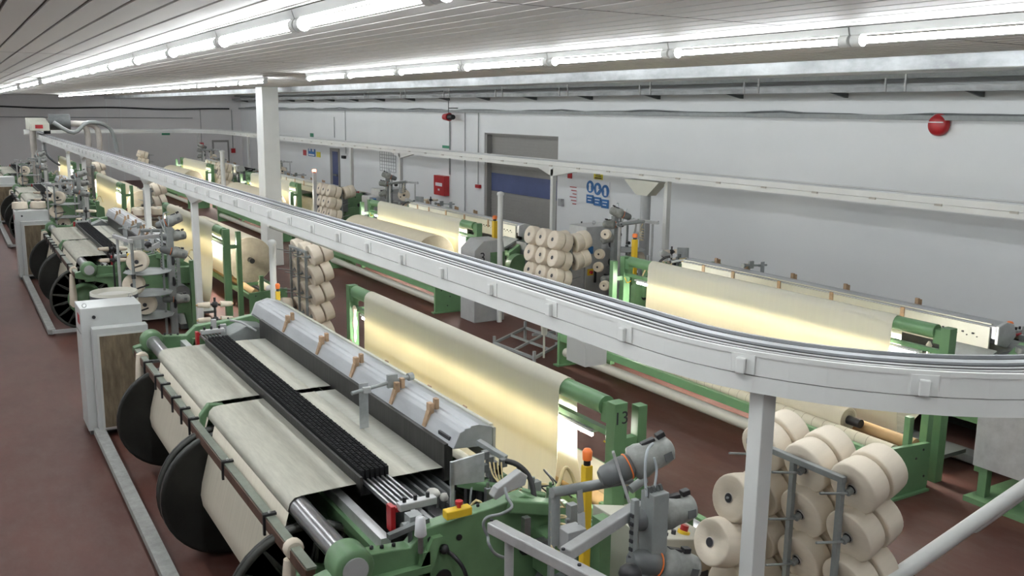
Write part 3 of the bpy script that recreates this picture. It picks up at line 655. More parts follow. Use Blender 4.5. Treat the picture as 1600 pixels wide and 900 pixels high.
    part('deck_plate', MB().box(2.3, 3.1, 4.45, 5.05, .96, .98), M['dkgrey'], L)
    sl = part('rod_guide', MB().box(2.27, 2.3, 4.45, 5.2, 1.02, 1.06).box(2.33, 2.36, 4.45, 5.2, 1.0, 1.04).box(2.42, 2.50, 4.45, 5.2, .98, 1.0).box(2.55, 2.6, 4.45, 5.2, 1.0, 1.03), M['steel'], L)
    pl = MB().box(2.34, 2.36, 4.52, 4.54, 1.1, 1.50).prism([(2.34, 1.36), (2.56, 1.34), (2.56, 1.52), (2.34, 1.50)], 'y', 4.52, 4.535)
    part('galvanised_plate', pl, M['galv'], L)
    es = part('stop_box', MB().box(2.20, 2.36, 4.30, 4.36, 1.26, 1.31), M['yellow'], L, label='yellow box with red emergency stop button', bev=.006)
    part('stop_button', MB().cyl((2.29, 4.33, 1.31), (2.29, 4.33, 1.33), .012, n=10).cyl((2.29, 4.33, 1.33), (2.29, 4.33, 1.35), .022, n=12), M['red'], es)
    mt = part('guide_track', MB().bar((1.88, 4.38, 1.21), (2.14, 4.42, 1.235), .035, .03).cyl((2.02, 4.4, 1.12), (2.02, 4.4, 1.2), .014, n=8), M['dkgrey'], L)
    part('guide_motor', MB().box(2.04, 2.12, 4.44, 4.52, 1.17, 1.26).cyl((2.0, 4.46, 1.2), (2.1, 4.46, 1.2), .03, n=10), M['midgrey'], L)
    a = [at(768, 775, 4.3), at(775, 762, 4.3), at(812, 735, 4.3), at(822, 742, 4.3), at(818, 757, 4.3), at(790, 768, 4.3), at(772, 780, 4.3)]
    mb = MB().prism([(p.x, p.z) for p in a], 'y', 4.28, 4.34)
    part('cast_bracket', mb, M['grey'], L, bev=.006)
    part('conduit', MB().tube([at(789, 762, 4.25), at(793, 778, 4.2), at(800, 792, 4.15), at(783, 803, 4.15), at(762, 808, 4.15), at(755, 820, 4.15), at(762, 838, 4.15), at(764, 850, 4.1), at(775, 866, 4.1), at(800, 875, 4.15)], .009, 8), M['ghose'], L)
    part('black_hose', MB().tube([at(790, 720, 4.6), at(808, 726, 4.55), at(825, 742, 4.5), at(833, 765, 4.45), at(836, 795, 4.4)], .018, 8), M['black'], L)
    part('black_hose', MB().tube([at(700, 862, 4.33), at(712, 872, 4.28), at(725, 890, 4.25), at(732, 915, 4.25)], .012, 8).ball(at(694, 858, 4.33), .03, 8), M['black'], L)
    part('arm_block', MB().bar(at(747, 690, 4.95), at(790, 716, 4.75), .04, .03), M['midgrey'], L)
    cl = MB()
    for i in range(9):
        q = at(758 + 7 * (i % 5), 712 + 5 * (i % 4) + 3 * i, 4.7); cl.box(q.x - .02, q.x + .02, q.y - .02, q.y + .02, q.z - .02, q.z + .03)
    part('valve_cluster', cl, M['dkgrey'], L, bev=.003)
    wv = MB()
    for k in range(4): wv.tube([at(765 + k * 6, 722, 4.65), at(772 + k * 5, 745 + k * 3, 4.6), at(795 + k * 3, 765 + k * 3, 4.5), at(815, 750 + k * 7, 4.45)], .005, 5)
    part('signal_wires', wv, M['yhose'], L)
    g = MB().bar((2.50, 4.75, 1.27), (2.95, 4.45, 1.18), .05, .06).bar((2.62, 4.35, 1.25), (3.02, 4.32, 1.15), .10, .08).box(2.80, 3.15, 4.2, 4.5, .8, 1.06)
    part('gear_housing', g, M['green'], L, bev=.01)
    part('drive_motor', MB().cyl((2.9, 4.32, .7), (2.9, 3.95, .7), .12, n=16).cyl((2.55, 4.32, .5), (2.55, 4.1, .5), .15, n=16), M['dkgrey'], L)
    part('tension_spring_row', MB().box(2.66, 2.70, 4.22, 4.26, 1.02, 1.2).box(2.72, 2.84, 4.18, 4.24, 1.0, 1.05), M['steel'], L)
    # slotted posts and the pipe across the gripper head
    part('slat_post', MB().box(2.76, 2.79, 4.1, 4.13, .7, 1.36), M['galv'], L)
    mb = MB().box(2.86, 2.91, 4.05, 4.1, .75, 1.30)
    for i in range(8): mb.box(2.84, 2.86, 4.06, 4.08, .85 + i * .05, .87 + i * .05)
    part('comb_post', mb, M['midgrey'], L)
    part('support_column', MB().box(3.05, 3.13, 4.02, 4.10, .02, 1.18), M['green'], L)
    # far end machinery
    part('end_casing', MB().prism([(2.35, .6), (2.35, 1.16), (2.55, 1.24), (2.75, 1.2), (2.75, .6)], 'y', 9.6, 9.93), M['midgrey'], L, bev=.01)
    part('end_casing', MB().box(2.6, 3.05, 9.86, 10.25, .75, 1.18).cyl((2.82, 10.05, 1.18), (2.82, 10.05, 1.26), .10, n=14), M['dkgrey'], L, bev=.01)
    part('gear_cover', MB().cyl((3.15, 10.03, .75), (3.15, 10.2, .75), .22, n=20), M['green'], L)
    part('gear_cover', MB().cyl((2.4, 10.03, .6), (2.4, 10.15, .6), .26, n=20), M['green'], L)
    part('control_tray', MB().prism([(2.98, 1.2), (3.28, 1.06), (3.28, 1.02), (2.98, 1.16)], 'y', 9.35, 9.85), M['midgrey'], L, bev=.004)
    part('shock_absorber', MB().box(2.2, 2.25, 9.66, 9.7, 1.1, 1.33).box(2.3, 2.36, 9.7, 9.74, 1.1, 1.26).tube([(2.4, 9.7, 1.3), (2.5, 9.62, 1.28), (2.62, 9.5, 1.2)], .012, 6), M['grey'], L)
    return L
# ------------------------------------------------------------------ batching stand with lit inspection cloth
XR, ZRL = 3.83, 1.47
def make_batcher():
    B = thing('batching_stand', (2.6, 7.25, 0), 'stand', 'stand', 'green batching stands')
    for y in (4.90, 9.86):
        p = part('post', MB().box(XR - .055, XR + .055, y - .05, y + .05, 0, 1.53), M['green2'], B, bev=.004)
        part('post_bearing', MB().box(XR - .04, XR + .04, y + (.05 if y < 6 else -.13), y + (.13 if y < 6 else -.05), 1.36, 1.50), M['green2'], p)
        part('rear_post', MB().box(XR + .16, XR + .24, y - .04, y + .04, 0, 1.48 if y < 6 else 1.30), M['green2'], B, bev=.004)
        part('cross_tie', MB().box(XR + .055, XR + .16, y - .03, y + .03, 1.2, 1.26), M['green2'], B)
    part('top_roller', MB().cyl((XR, 5.02, ZRL), (XR, 9.74, ZRL), .070, n=24).cyl((XR, 4.93, ZRL), (XR, 9.83, ZRL), .03, n=12), M['green2'], B)
    part('lower_bar', MB().box(XR - .02, XR + .03, 4.95, 9.81, 1.26, 1.30), M['green2'], B)
    for i in range(4):
        y = 5.16 + i * 1.12
        l = part('inspection_lamp', MB().box(XR - .02, XR + .035, y, y + 1.07, 1.225, 1.245), M['white'], B)
        part('lamp_tube', MB().cyl((XR + .005, y + .03, 1.20), (XR + .005, y + 1.04, 1.20), .014, n=10), M['glow'], l)
    part('yellow_cable', MB().tube([(XR, 5.04, 1.2), (XR + .03, 5.0, 1.17), (XR + .02, 4.96, 1.19), (XR + .04, 4.95, 1.24)], .006, 6), M['yellow'], B)
    part('waste_yarn', MB().lathe((XR - .07, 9.62, .92), (0, 0, 1), [(0, .008), (.05, .022), (.12, .012), (.22, .032), (.32, .014), (.38, .03), (.42, .01)], 10), M['yarn'], B)
    c = part('inspection_cloth', MB().sheet([(3.63, .10), (3.70, .40), (3.745, .9), (3.75, 1.46), (3.757, 1.495), (3.775, 1.522), (3.80, 1.54), (3.83, 1.548), (3.86, 1.54), (3.885, 1.522), (3.903, 1.495), (3.91, 1.46), (3.93, .9), (4.0, .6)], 5.5, 9.3, .002, ny=8), M['cloth'], B)
    return B
def make_ground_frame():
    G = thing('batching_cradle', (2.6, 7.25, 0), 'cradle', 'roll cradle', 'green cloth roll cradles')
    for y in (4.62, 9.94):
        e = part('end_plate', MB().prism([(4.10, .02), (4.10, .47), (4.74, .51), (4.74, .02)], 'y', y - .025, y + .025), M['green2'], G, bev=.004)
        mb = MB()
        for q in ((4.16, .15), (4.3, .35), (4.5, .12), (4.62, .4), (4.2, .42), (4.45, .28)): mb.cyl((q[0], y - .03, q[1]), (q[0], y + .03, q[1]), .012, n=8)
        part('bolt_holes', mb, M['ink'], e)
        part('upright', MB().box(4.30, 4.36, y + (.03 if y < 6 else -.09), y + (.09 if y < 6 else -.03), .02, .74), M['green2'], G)
        part('foot', MB().box(4.10, 4.78, y - .06, y + .06, .0, .02), M['green2'], G)
    part('long_rail', MB().box(4.68, 4.74, 4.65, 9.92, .36, .46), M['green2'], G, bev=.004)
    part('long_rail', MB().box(4.10, 4.15, 4.65, 9.92, .36, .44), M['green2'], G, bev=.004)
    part('cross_bar', MB().box(4.15, 4.68, 5.45, 5.50, .44, .49), M['green2'], G)
    part('lower_roller', MB().cyl((4.66, 4.7, .20), (4.66, 9.88, .20), .065, n=18), M['beige'], G)
    r = part('drive_roller', MB().cyl((4.55, 4.7, .45), (4.55, 9.9, .45), .06, n=20), M['roll'], G)
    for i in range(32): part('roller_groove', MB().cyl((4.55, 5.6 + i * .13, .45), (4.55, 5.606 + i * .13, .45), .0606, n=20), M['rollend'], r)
    part('roller_band', MB().cyl((4.55, 4.7, .45), (4.55, 5.0, .45), .0615, n=20), M['alu'], r)
    part('drive_roller', MB().cyl((4.23, 4.7, .45), (4.23, 9.9, .45), .06, n=20), M['paper'], G)
    return G
def make_cloth_roll(R):
    zc = .45 + ((R + .06) ** 2 - .16 ** 2) ** .5
    t = thing('cloth_roll', (4.39, 7.25, zc), 'roll', 'cloth roll', 'rolls of cream cloth in the cradles')
    part('cloth_layers', MB().cyl((4.39, 5.55, zc), (4.39, 9.25, zc), R, n=40), M['roll'], t, bev=.004)
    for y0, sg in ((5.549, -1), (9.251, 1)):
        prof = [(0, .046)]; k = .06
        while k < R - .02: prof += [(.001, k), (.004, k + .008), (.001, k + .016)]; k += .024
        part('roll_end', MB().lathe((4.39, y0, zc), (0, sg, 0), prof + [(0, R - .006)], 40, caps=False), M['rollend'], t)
    part('core_tube', MB().cyl((4.39, 5.4, zc), (4.39, 9.4, zc), .045, n=16), M['black'], t)
    return t
# ------------------------------------------------------------------ weft creel with feeder column
def make_creel():
    t = thing('weft_creel', (2.2, 3.0, 0), 'creel', 'yarn creel', 'weft creels at the loom ends')
    zt = 1.72
    q0 = atZ(768, 822, zt); q1 = atZ(905, 893, zt); e = q0 + (q1 - q0) * 1.25
    part('top_bar', MB().bar(q0, e, .055, .05), M['ltgrey'], t, bev=.006)
    q2 = atZ(880, 868, zt); q3 = atZ(1000, 790, zt)
    part('cross_bar', MB().bar(q2 + (q3 - q2) * .02, q3, .055, .05), M['ltgrey'], t, bev=.006)
    for q, m, r in ((q0 + (q1 - q0) * .22, 'ltgrey', .02), (e, 'midgrey', .02), (q3 - Vector((.02, 0, 0)), 'ltgrey', .026)):
        part('leg', MB().cyl((q.x, q.y, .02), (q.x, q.y, zt - .03), r, n=12), M[m], t)
    mb = MB()
    for q in (q0, q2, q3, q1): mb.cyl((q.x, q.y, zt + .025), (q.x, q.y, zt + .032), .008, n=8)
    part('plug', mb, M['ink'], t)
    part('corner_bracket', MB().ball((q3.x, q3.y, zt - .01), .04, 10), M['ltgrey'], t)
    c = (q1 + q3) / 2 + Vector((-.05, -.04, 0))
    for z in (1.24, .94, .62):
        part('tray_disc', MB().lathe((c.x, c.y, z), (0, 0, 1), [(0, .08), (.0, .30), (.012, .325), (.018, .32), (.006, .29), (.006, .08)], 10, smooth=False), M['midgrey'], t)
        part('tray_clamp', MB().cyl((e.x, e.y, z - .03), (e.x, e.y, z + .03), .028, n=10).cyl((e.x, e.y, z + .12), (c.x, c.y, z + .12), .012, n=8).ball((c.x - .05, c.y, z + .12), .03, 8), M['black'], t)
        part('balloon_disc', MB().lathe((c.x + .34, c.y + .05, z + .13), (1, .2, 0), [(0, .06), (.01, .07), (.02, .06)], 14), M['black'], t)
    part('base_plate', MB().box(c.x - .3, c.x + .45, c.y - .25, c.y + .3, 0, .03), M['dkgrey'], t)
    # feeder column
    a = at(1022, 775, 3.0)
    col = part('feeder_column', MB().box(a.x - .035, a.x + .055, a.y - .04, a.y + .05, .03, a.z + .02).box(a.x - .11, a.x - .08, a.y, a.y + .03, .3, a.z), M['midgrey'], t, bev=.004)
    mb = MB()
    for i in range(16): mb.box(a.x - .118, a.x - .11, a.y, a.y + .02, a.z - .08 - i * .04, a.z - .065 - i * .04)
    part('perforations', mb, M['ink'], col)
    mb = MB()
    for i in range(5): mb.bar((a.x - .03 + i * .02, a.y, a.z), (a.x - .05 + i * .02, a.y, a.z + .05), .012, .012)
    part('plug_row', mb, M['dkgrey'], col)
    def feeder(p0, p1, rr=1.0):
        d = (p1 - p0); L = d.length; d.normalize()
        f = part('weft_feeder', MB().lathe(p0 + d * L * .42, d, [(0, .05 * rr), (.01, .078 * rr), (.05, .082 * rr), (.09, .07 * rr), (L * .42, .066 * rr), (L * .52, .058 * rr), (L * .56, .03 * rr)], 18), M['feeder'], t)
        part('feeder_drum', MB().lathe(p0, d, [(0, .035 * rr), (.02, .05 * rr), (L * .25, .058 * rr), (L * .40, .058 * rr), (L * .43, .04 * rr)], 16), M['dkgrey'], f)
        part('feeder_ring', MB().lathe(p0 + d * L * .36, d, [(0, .055 * rr), (.0, .062 * rr), (.006, .062 * rr), (.006, .055 * rr)], 18), M['orange'], f)
        u = Vector((0, 0, 1)); m_ = p0 + d * L * .62 + u * .075 * rr
        part('feeder_plug', MB().bar(m_ - d * .03, m_ + d * .04, .03, .02).bar(m_ + d * .05 + u * .005, m_ + d * .09 + u * .01, .035, .025), M['black'], f, bev=.003)
        q = p0 + d * L * .8 - Vector((0, .07, 0)) * rr
        part('feeder_label', MB().bar(q - d * .02, q + d * .02, .004, .04), M['dkgrey'], f)
        return f
    feeder(at(938, 748, 3.25), at(1052, 696, 3.15), 1.02)
    feeder(at(985, 815, 3.05), at(1086, 790, 3.0), .95)
    feeder(at(985, 875, 3.0), at(1090, 888, 2.95), 1.0)
    p = at(1040, 770, 3.0); feeder(Vector((p.x - .2, p.y, .82)), Vector((p.x + .18, p.y, .80)), .95)
    p1 = at(862, 770, 3.35); p2 = at(985, 748, 3.35)
    pb = part('guide_pipe', MB().cyl(p1, p2, .025, n=14).cyl(at(868, 770, 3.35), at(868, 850, 3.35), .022, n=12), M['midgrey'], t)
    part('pipe_hole', MB().cyl(p2, p2 + (p2 - p1).normalized() * .002, .014, n=10), M['ink'], pb)
    part('guide_pipe', MB().cyl(at(985, 765, 3.3), at(1008, 748, 3.3), .022, n=12), M['midgrey'], t)
    part('lever', MB().bar(at(958, 706, 3.2), at(985, 790, 3.15), .03, .012), M['ltgrey'], t)
    mb = MB().bar(at(905, 765, 3.33), at(908, 800, 3.33), .03, .01).bar(at(908, 800, 3.33), at(909, 830, 3.3), .035, .008)
    part('hanger_plate', mb, M['grey'], t)
    k = at(895, 840, 3.3); part('valve_box', MB().box(k.x - .055, k.x + .05, k.y - .04, k.y + .05, k.z - .06, k.z + .05), M['grey'], t, bev=.004)
    part('valve_port', MB().cyl((k.x - .02, k.y - .045, k.z - .01), (k.x - .02, k.y - .04, k.z - .01), .018, n=10).cyl((k.x + .02, k.y - .045, k.z), (k.x + .02, k.y - .04, k.z), .012, n=10), M['ink'], t)
    pts = []
    for i in range(60):
        a_ = i * 2 * PI / 12; w = at(873, 795 + i * 1.1, 3.38); pts.append(w + Vector((.035 * math.cos(a_), .035 * math.sin(a_), 0)))
    part('coiled_hose', MB().tube([at(868, 775, 3.36)] + pts, .0045, 6, 1), M['yhose'], t)
    part('clear_tube', MB().tube([at(1010, 775, 3.0), at(1008, 735, 3.0), at(1011, 705, 3.0), at(1020, 693, 3.05)], .007, 6), M['chose'], t)
    part('clear_tube', MB().tube([at(1022, 765, 3.0), at(1026, 735, 3.0), at(1022, 715, 3.0)], .006, 6), M['chose'], t)
    q = at(985, 885, 2.75); part('black_bowl', MB().ball((q.x, q.y, q.z - .03), .05, 12, (1, 1, .8)), M['black'], t)
    return t
# ------------------------------------------------------------------ cones of yarn
def make_cone(name, r, h, r2=None):
    r2 = r2 or r * .93
    t = thing(name, (0, 0, 0), 'cone', 'yarn cone', 'cones')
    # axis along +X, base face at x=0
    part('yarn_package', MB().lathe((0, 0, 0), (1, 0, 0), [(.012, .032), (0, .034), (0, r * .93), (.004, r * .985), (.012, r), (h * .5, (r + r2) / 2 + .002), (h - .012, r2), (h - .003, r2 * .97), (h, r2 * .9), (h, .03), (h - .012, .026)], 28, caps=False), M['yarn'], t)
    part('paper_core', MB().lathe((-.004, 0, 0), (1, 0, 0), [(0, .027), (0, .032), (h + .008, .031), (h + .008, .026), (0, .027)], 16), M['tan'], t)
    part('core_bore', MB().lathe((h + .003, 0, 0), (1, 0, 0), [(0, .0001), (0, .027), (.002, .027)], 16), M['ink'], t)
    part('core_bore', MB().lathe((.003, 0, 0), (1, 0, 0), [(0, .0001), (0, .0275), (.002, .0275)], 16), M['ink'], t)
    return t
BIG = make_cone('yarn_cone', .15, .135); BIG_used = False
def rot_copy(src, loc, axis, label, group):
    global BIG_used
    d = Vector(axis).normalized(); q = Vector((1, 0, 0)).rotation_difference(d)
    if src is BIG and not BIG_used: o = src; BIG_used = True
    else: o = copy_tree(src, loc)
    o.location = loc; o.rotation_mode = 'QUATERNION'; o.rotation_quaternion = q; o['label'] = label; o['group'] = group
    return o
SL, SR = .30, .22
def make_rack():
    t = thing('cone_rack', (0, 0, 0), 'rack', 'cone rack', 'cone racks')
    H = 1.6
    for k in range(3):
        part('upright', MB().bar((0, (1 - k) * .33, .03), (0, (1 - k) * .33, H), .032), M['midgrey'], t, bev=.003)
    part('top_rail', MB().box(-.018, .018, -.35, .35, H - .016, H + .018), M['midgrey'], t, bev=.003)
    part('base_frame', MB().box(-.25, .25, -.35, -.31, 0, .04).box(-.25, .25, .31, .35, 0, .04).box(-.02, .02, -.35, .35, 0, .04), M['midgrey'], t)
    for k in range(3):
        for l in range(5):
            z = 1.53 - l * .275
            yy = (1 - k) * .33 - .03; part('pin', MB().cyl((0, yy, z), (.33, yy, z + .33 * SL), .007, n=6).cyl((.012, yy, z), (.045, yy, z + .04 * SL), .02, n=8), M['midgrey'], t); part('pin', MB().cyl((0, yy, z), (-.20, yy, z + .20 * SR), .007, n=6), M['midgrey'], t)
    return t
RACK = make_rack(); RACK_used = False
def place_rack(loc, rot, where, left=(), levels=5, where2=None):
    global RACK_used
    if not RACK_used: r = RACK; RACK_used = True; r.location = loc; r.rotation_euler = (0, 0, rot)
    else: r = copy_tree(RACK, loc, rot)
    r['label'] = 'grey steel peg rack of cream cones, ' + where
    c, s = math.cos(rot), math.sin(rot)
    lv = ['top', 'second', 'middle', 'fourth', 'lowest']; cn = ['far', 'middle', 'near']
    for k in range(3):
        for l in range(levels):
            z = 1.53 - l * .275 + .01; y = (1 - k) * .33 - .03
            for j in range(2):
                x = .05 + j * .145; lx, ly = x * c - y * s, x * s + y * c
                rot_copy(BIG, (loc[0] + lx, loc[1] + ly, z - .01 + SL * x), (c, s, SL), 'cream cone, %s level, %s column, %s of pair, rack %s' % (lv[l], cn[k] if abs(rot) < 1 else cn[2 - k], ('inner', 'outer')[j], where), 'cones on rack ' + where)
    for (k, l, n) in left:
        z = 1.53 - l * .275; y = (1 - k) * .33 - .03
        for j in range(n):
            x = -.05 - j * .13; lx, ly = x * c - y * s, x * s + y * c
            rot_copy(BIG, (loc[0] + lx, loc[1] + ly, z - SR * x), (-c, -s, SR), 'cream cone facing left, %s %s of %s column, rack %s' % (('inner', 'outer')[j], lv[l], cn[k] if abs(rot) < 1 else cn[2 - k], where), 'cones on rack ' + where)
# ------------------------------------------------------------------ small items
def make_cabinet():
    t = thing('control_cabinet', (1.36, 10.75, 0), 'cabinet', 'cabinet', 'pale grey control cabinets by the warp beams')
    part('body', MB().box(1.05, 1.66, 10.52, 10.98, .05, 1.40), M['cabinet'], t, bev=.006)
    part('plinth', MB().box(1.07, 1.64, 10.54, 10.96, 0, .05), M['dkgrey'], t)
    d = part('filter_door', MB().box(1.14, 1.69, 10.36, 10.515, .08, 1.20), M['cabinet'], t, bev=.006)
    part('filter_mat', MB().box(1.20, 1.66, 10.345, 10.36, .12, 1.12), M['filter'], d)
    part('door_frame', MB().box(1.18, 1.68, 10.35, 10.358, .10, .12).box(1.18, 1.68, 10.35, 10.358, 1.12, 1.14).box(1.18, 1.20, 10.35, 10.358, .12, 1.12).box(1.66, 1.68, 10.35, 10.358, .12, 1.12), M['white'], d)
    part('lock_knob', MB().cyl((1.18, 10.52, 1.30), (1.18, 10.50, 1.30), .018, n=12), M['ink'], t)
    for x, y in ((1.10, 10.56), (1.62, 10.94)): part('lifting_eye', MB().lathe((x, y - .004, 1.425), (0, 1, 0), [(0, .017), (0, .024), (.008, .024), (.008, .017), (0, .017)], 14), M['ltgrey'], t)
    part('side_label', MB().box(1.045, 1.05, 10.6, 10.75, 1.22, 1.32), M['red'], t)
    part('seam', MB().box(1.045, 1.05, 10.56, 10.94, 1.12, 1.13), M['midgrey'], t)
    return t
def make_plinth():
    t = thing('floor_guard_rail', (1.15, 8, 0), 'rail', 'guard rail', 'floor guard rails beside the warp beams')
    part('guard_rail', MB().box(1.09, 1.20, 5.0, 10.45, .03, .10), M['conc'], t, bev=.003)
    part('end_bracket', MB().box(1.15, 1.62, 4.96, 5.02, .04, .09), M['grey'], t)
    part('rail_foot', MB().box(1.13, 1.17, 5.1, 5.2, 0, .03).box(1.13, 1.17, 7.6, 7.7, 0, .03).box(1.13, 1.17, 10.2, 10.3, 0, .03).box(1.55, 1.62, 4.96, 5.02, 0, .04), M['grey'], t)
    return t
def beacon(loc, h, label, lit=False, pole='yellow', w=.045):
    t = thing('signal_beacon', loc, label, 'beacon', 'orange topped signal beacons')
    x, y, z = loc
    b = part('pole', MB().box(x - w / 2, x + w / 2, y - w / 2, y + w / 2, 0, z + h), M[pole], t, bev=.003)
    part('lamp_socket', MB().cyl((x, y, z + h), (x, y, z + h + .03), w * .42, n=12), M['black'], t)
    part('lamp_lens', MB().lathe((x, y, z + h + .03), (0, 0, 1), [(0, w * .55), (.045, w * .6), (.06, w * .4), (.062, .0001)], 16), M['redlamp' if lit else 'orange'], t)
    return t
def dome_pole(x, y, z1, label, z0=0, r=.03):
    t = thing('white_pole', (x, y, 0), label, 'pole', 'white domed poles')
    part('pole', MB().cyl((x, y, z0), (x, y, z1), r, n=14), M['white'], t)
    part('cap', MB().lathe((x, y, z1), (0, 0, 1), [(0, r * 1.3), (.03, r * 1.3), (.05, r), (.062, r * .3), (.063, .0001)], 14), M['white'], t); return t
SM = None
def small_cone_at(p, axis, lab, grp):
    global SM
    d = Vector(axis).normalized()
    if SM is None:
        SM = thing('thread_bobbin', (0, 0, 0), 'b', 'bobbin', 'g')
        part('yarn_package', MB().lathe((0, 0, 0), (1, 0, 0), [(0, .02), (0, .035), (.13, .026), (.13, .012)], 14), M['yarn'], SM)
        part('core', MB().cyl((-.01, 0, 0), (.145, 0, 0), .011, n=8), M['paper'], SM); o = SM
    else: o = copy_tree(SM, p)
    o.location = p; o.rotation_mode = 'QUATERNION'; o.rotation_quaternion = Vector((1, 0, 0)).rotation_difference(d); o['label'] = lab; o['group'] = grp
def bobbin_tree(x, y, z, where, sc=1.0):
    t = thing('bobbin_holder', (x, y, 0), 'black four armed bobbin holder ' + where, 'bobbin holder')
    part('stem', MB().cyl((x, y, .0), (x, y, z + .25), .014, n=8), M['black'], t)
    for dz in (0, .17):
        part('arm', MB().cyl((x - .07, y, z + dz + .01), (x + .07, y, z + dz - .01), .012, n=8).ball((x, y, z + dz), .04, 8), M['black'], t)
        for s in (-1, 1): small_cone_at((x + s * .06, y, z + dz), (s, .1 * s, -.08 * s), 'small cream bobbin, %s %s arm, holder %s' % (('lower', 'upper')[dz > 0], ('left', 'right')[s > 0], where), 'bobbins on holder ' + where)
# ================================================================== PLACEMENT
loom = make_loom(); batch = make_batcher(); cradle = make_ground_frame(); creel = make_creel(); cab = make_cabinet(); plinth = make_plinth()
R180 = PI
def offs(o, dy): return (ORG[o.name].x, ORG[o.name].y + dy, ORG[o.name].z)
def rotB(o, yc): p = ORG[o.name]; return (11.82 - p.x, yc - (p.y - 7.25), p.z)
namesA = ['nearest in the left row', 'second in the left row', 'third in the left row', 'farthest in the left row']
namesB = ['nearest in the right row', 'second in the right row', 'third in the right row', 'farthest in the right row']
dA = [0, 10.6, 21.0, 31.5]
yB = [7.8, 17.0, 26.9, 36.4]
desc = {'weaving_loom': 'green and grey weaving loom with pale warp, ', 'batching_stand': 'green stand with backlit cream inspection cloth, ', 'batching_cradle': 'low green roller cradle on the floor, ', 'weft_creel': 'grey weft creel with trays and feeders, ', 'control_cabinet': 'pale cabinet with brown dusty filter door, ', 'floor_guard_rail': 'grey floor guard rail beside beams, '}
for proto in (loom, batch, cradle, creel, cab, plinth):
    base = desc[proto.name]
    for i in range(4):
        o = proto if i == 0 else copy_tree(proto, offs(proto, dA[i]))
        o['label'] = base + namesA[i]
    if proto in (cab, plinth): continue
    for i in range(4):
        o = copy_tree(proto, rotB(proto, yB[i]), R180); o['label'] = base + namesB[i]
# cloth rolls
rl = [(make_cloth_roll(.12), [('A', 0), ('B', 0), ('A', 3)]), (make_cloth_roll(.40), [('A', 1), ('A', 2), ('B', 1), ('B', 2), ('B', 3)])]
for pr, where in rl:
    for n, (s, i) in enumerate(where):
        loc = offs(pr, dA[i]) if s == 'A' else rotB(pr, yB[i])
        o = pr if n == 0 else copy_tree(pr, loc, 0)
        o.location = loc; o.rotation_euler = (0, 0, 0 if s == 'A' else R180)
        o['label'] = ('slim' if pr is rl[0][0] else 'thick') + ' roll of cream cloth in cradle, ' + (namesA if s == 'A' else namesB)[i]
text('chalk_number', '13', .13, M['ink'], batch, (3.83, 4.849, 1.42), (PI / 2, 0, 0))
# cone racks
place_rack((3.92, 3.40, 0), 0, 'in right foreground', left=[(0, 1, 1), (0, 2, 2), (1, 3, 2), (0, 3, 1)])
place_rack((4.02, 12.35, 0), 0, 'between first two left looms', left=[(0, 3, 1)])
place_rack((4.05, 23.6, 0), 0, 'behind second left loom', levels=4)
place_rack((4.0, 33.0, 0), 0, 'behind third left loom', levels=4)
place_rack((7.95, 11.75, 0), R180, 'left of grey cabinets', left=[(0, 0, 2), (1, 0, 1), (0, 1, 2)], levels=4)
place_rack((7.9, 21.2, 0), R180, 'before shutter door', left=[(0, 0, 2)], levels=3)
place_rack((7.9, 31.0, 0), R180, 'behind white pillar', levels=3)
place_rack((7.0, 40.5, 0), R180, 'near far wall', levels=2)
# bobbin holders
bobbin_tree(2.38, 10.25, 1.20, 'at far end of the nearest left loom')
bobbin_tree(1.98, 14.75, 1.25, 'at near end of the second left loom')
bobbin_tree(2.35, 20.9, 1.2, 'at far end of the second left loom')
bobbin_tree(1.9, 25.2, 1.25, 'at near end of the third left loom')
bobbin_tree(10.0, 14.05, 1.25, 'in front of the shutter door')
bobbin_tree(9.35, 10.75, 1.25, 'at far end of the nearest right loom')
bobbin_tree(9.9, 20.2, 1.2, 'at far end of the second right loom')
# white spool of the near loom
q = at(657, 825, 4.25)
t = thing('white_spool', (q.x, q.y, q.z), 'white thread spool standing on the near green loom frame', 'spool')
part('thread', MB().lathe((q.x, q.y, q.z - .045), (0, 0, 1), [(0, .028), (.006, .034), (.105, .026), (.112, .014)], 18), M['signwhite'], t)
part('spindle', MB().cyl((q.x, q.y, q.z - .10), (q.x, q.y, q.z + .05), .007, n=8).cyl((q.x - .0, q.y, 1.14), (q.x, q.y, q.z - .05), .016, n=8), M['steel'], t)
# beacons
q = at(917, 735, 3.75); beacon((q.x, q.y, 1.0), q.z - 1.0 + .03, 'orange topped yellow beacon behind the near weft feeders')
q = at(434, 455, 10.35); beacon((q.x, q.y, 1.0), q.z - 1.0, 'orange topped yellow and black beacon at the far end of the nearest left loom')
q = at(1577, 515, 5.5); beacon((q.x, q.y, 1.0), q.z - 1.0, 'tall yellow beacon with orange top at the right edge', w=.06)
q = at(992, 374, 11.2); beacon((q.x, q.y, 1.0), q.z - 1.0, 'yellow beacon with orange top in front of the spool creel, right wall row', w=.07)
q = at(773, 345, 13.6); beacon((q.x, q.y, 1.0), q.z - 1.0, 'yellow beacon with orange top left of the shutter door', w=.07)
q = at(491, 270, 24.0); beacon((q.x, q.y, .5), q.z - .5, 'white pole with lit red lamp left of the blue door', True, 'white', .09)
q = at(425, 382, 10.6); dome_pole(q.x, q.y, q.z, 'white domed pole in front of the cone rack, centre left', r=.038)
q = at(782, 305, 13.2); dome_pole(q.x, q.y, q.z, 'white domed pole in front of the shutter door', r=.045)
q = at(347, 238, 30); dome_pole(q.x, q.y, q.z, 'white domed pole far away left of the pillar', r=.07)
q = at(322, 320, 22); dome_pole(3.55, 21.05, 1.75, 'white domed pole beside the second left cloth roll', r=.05)
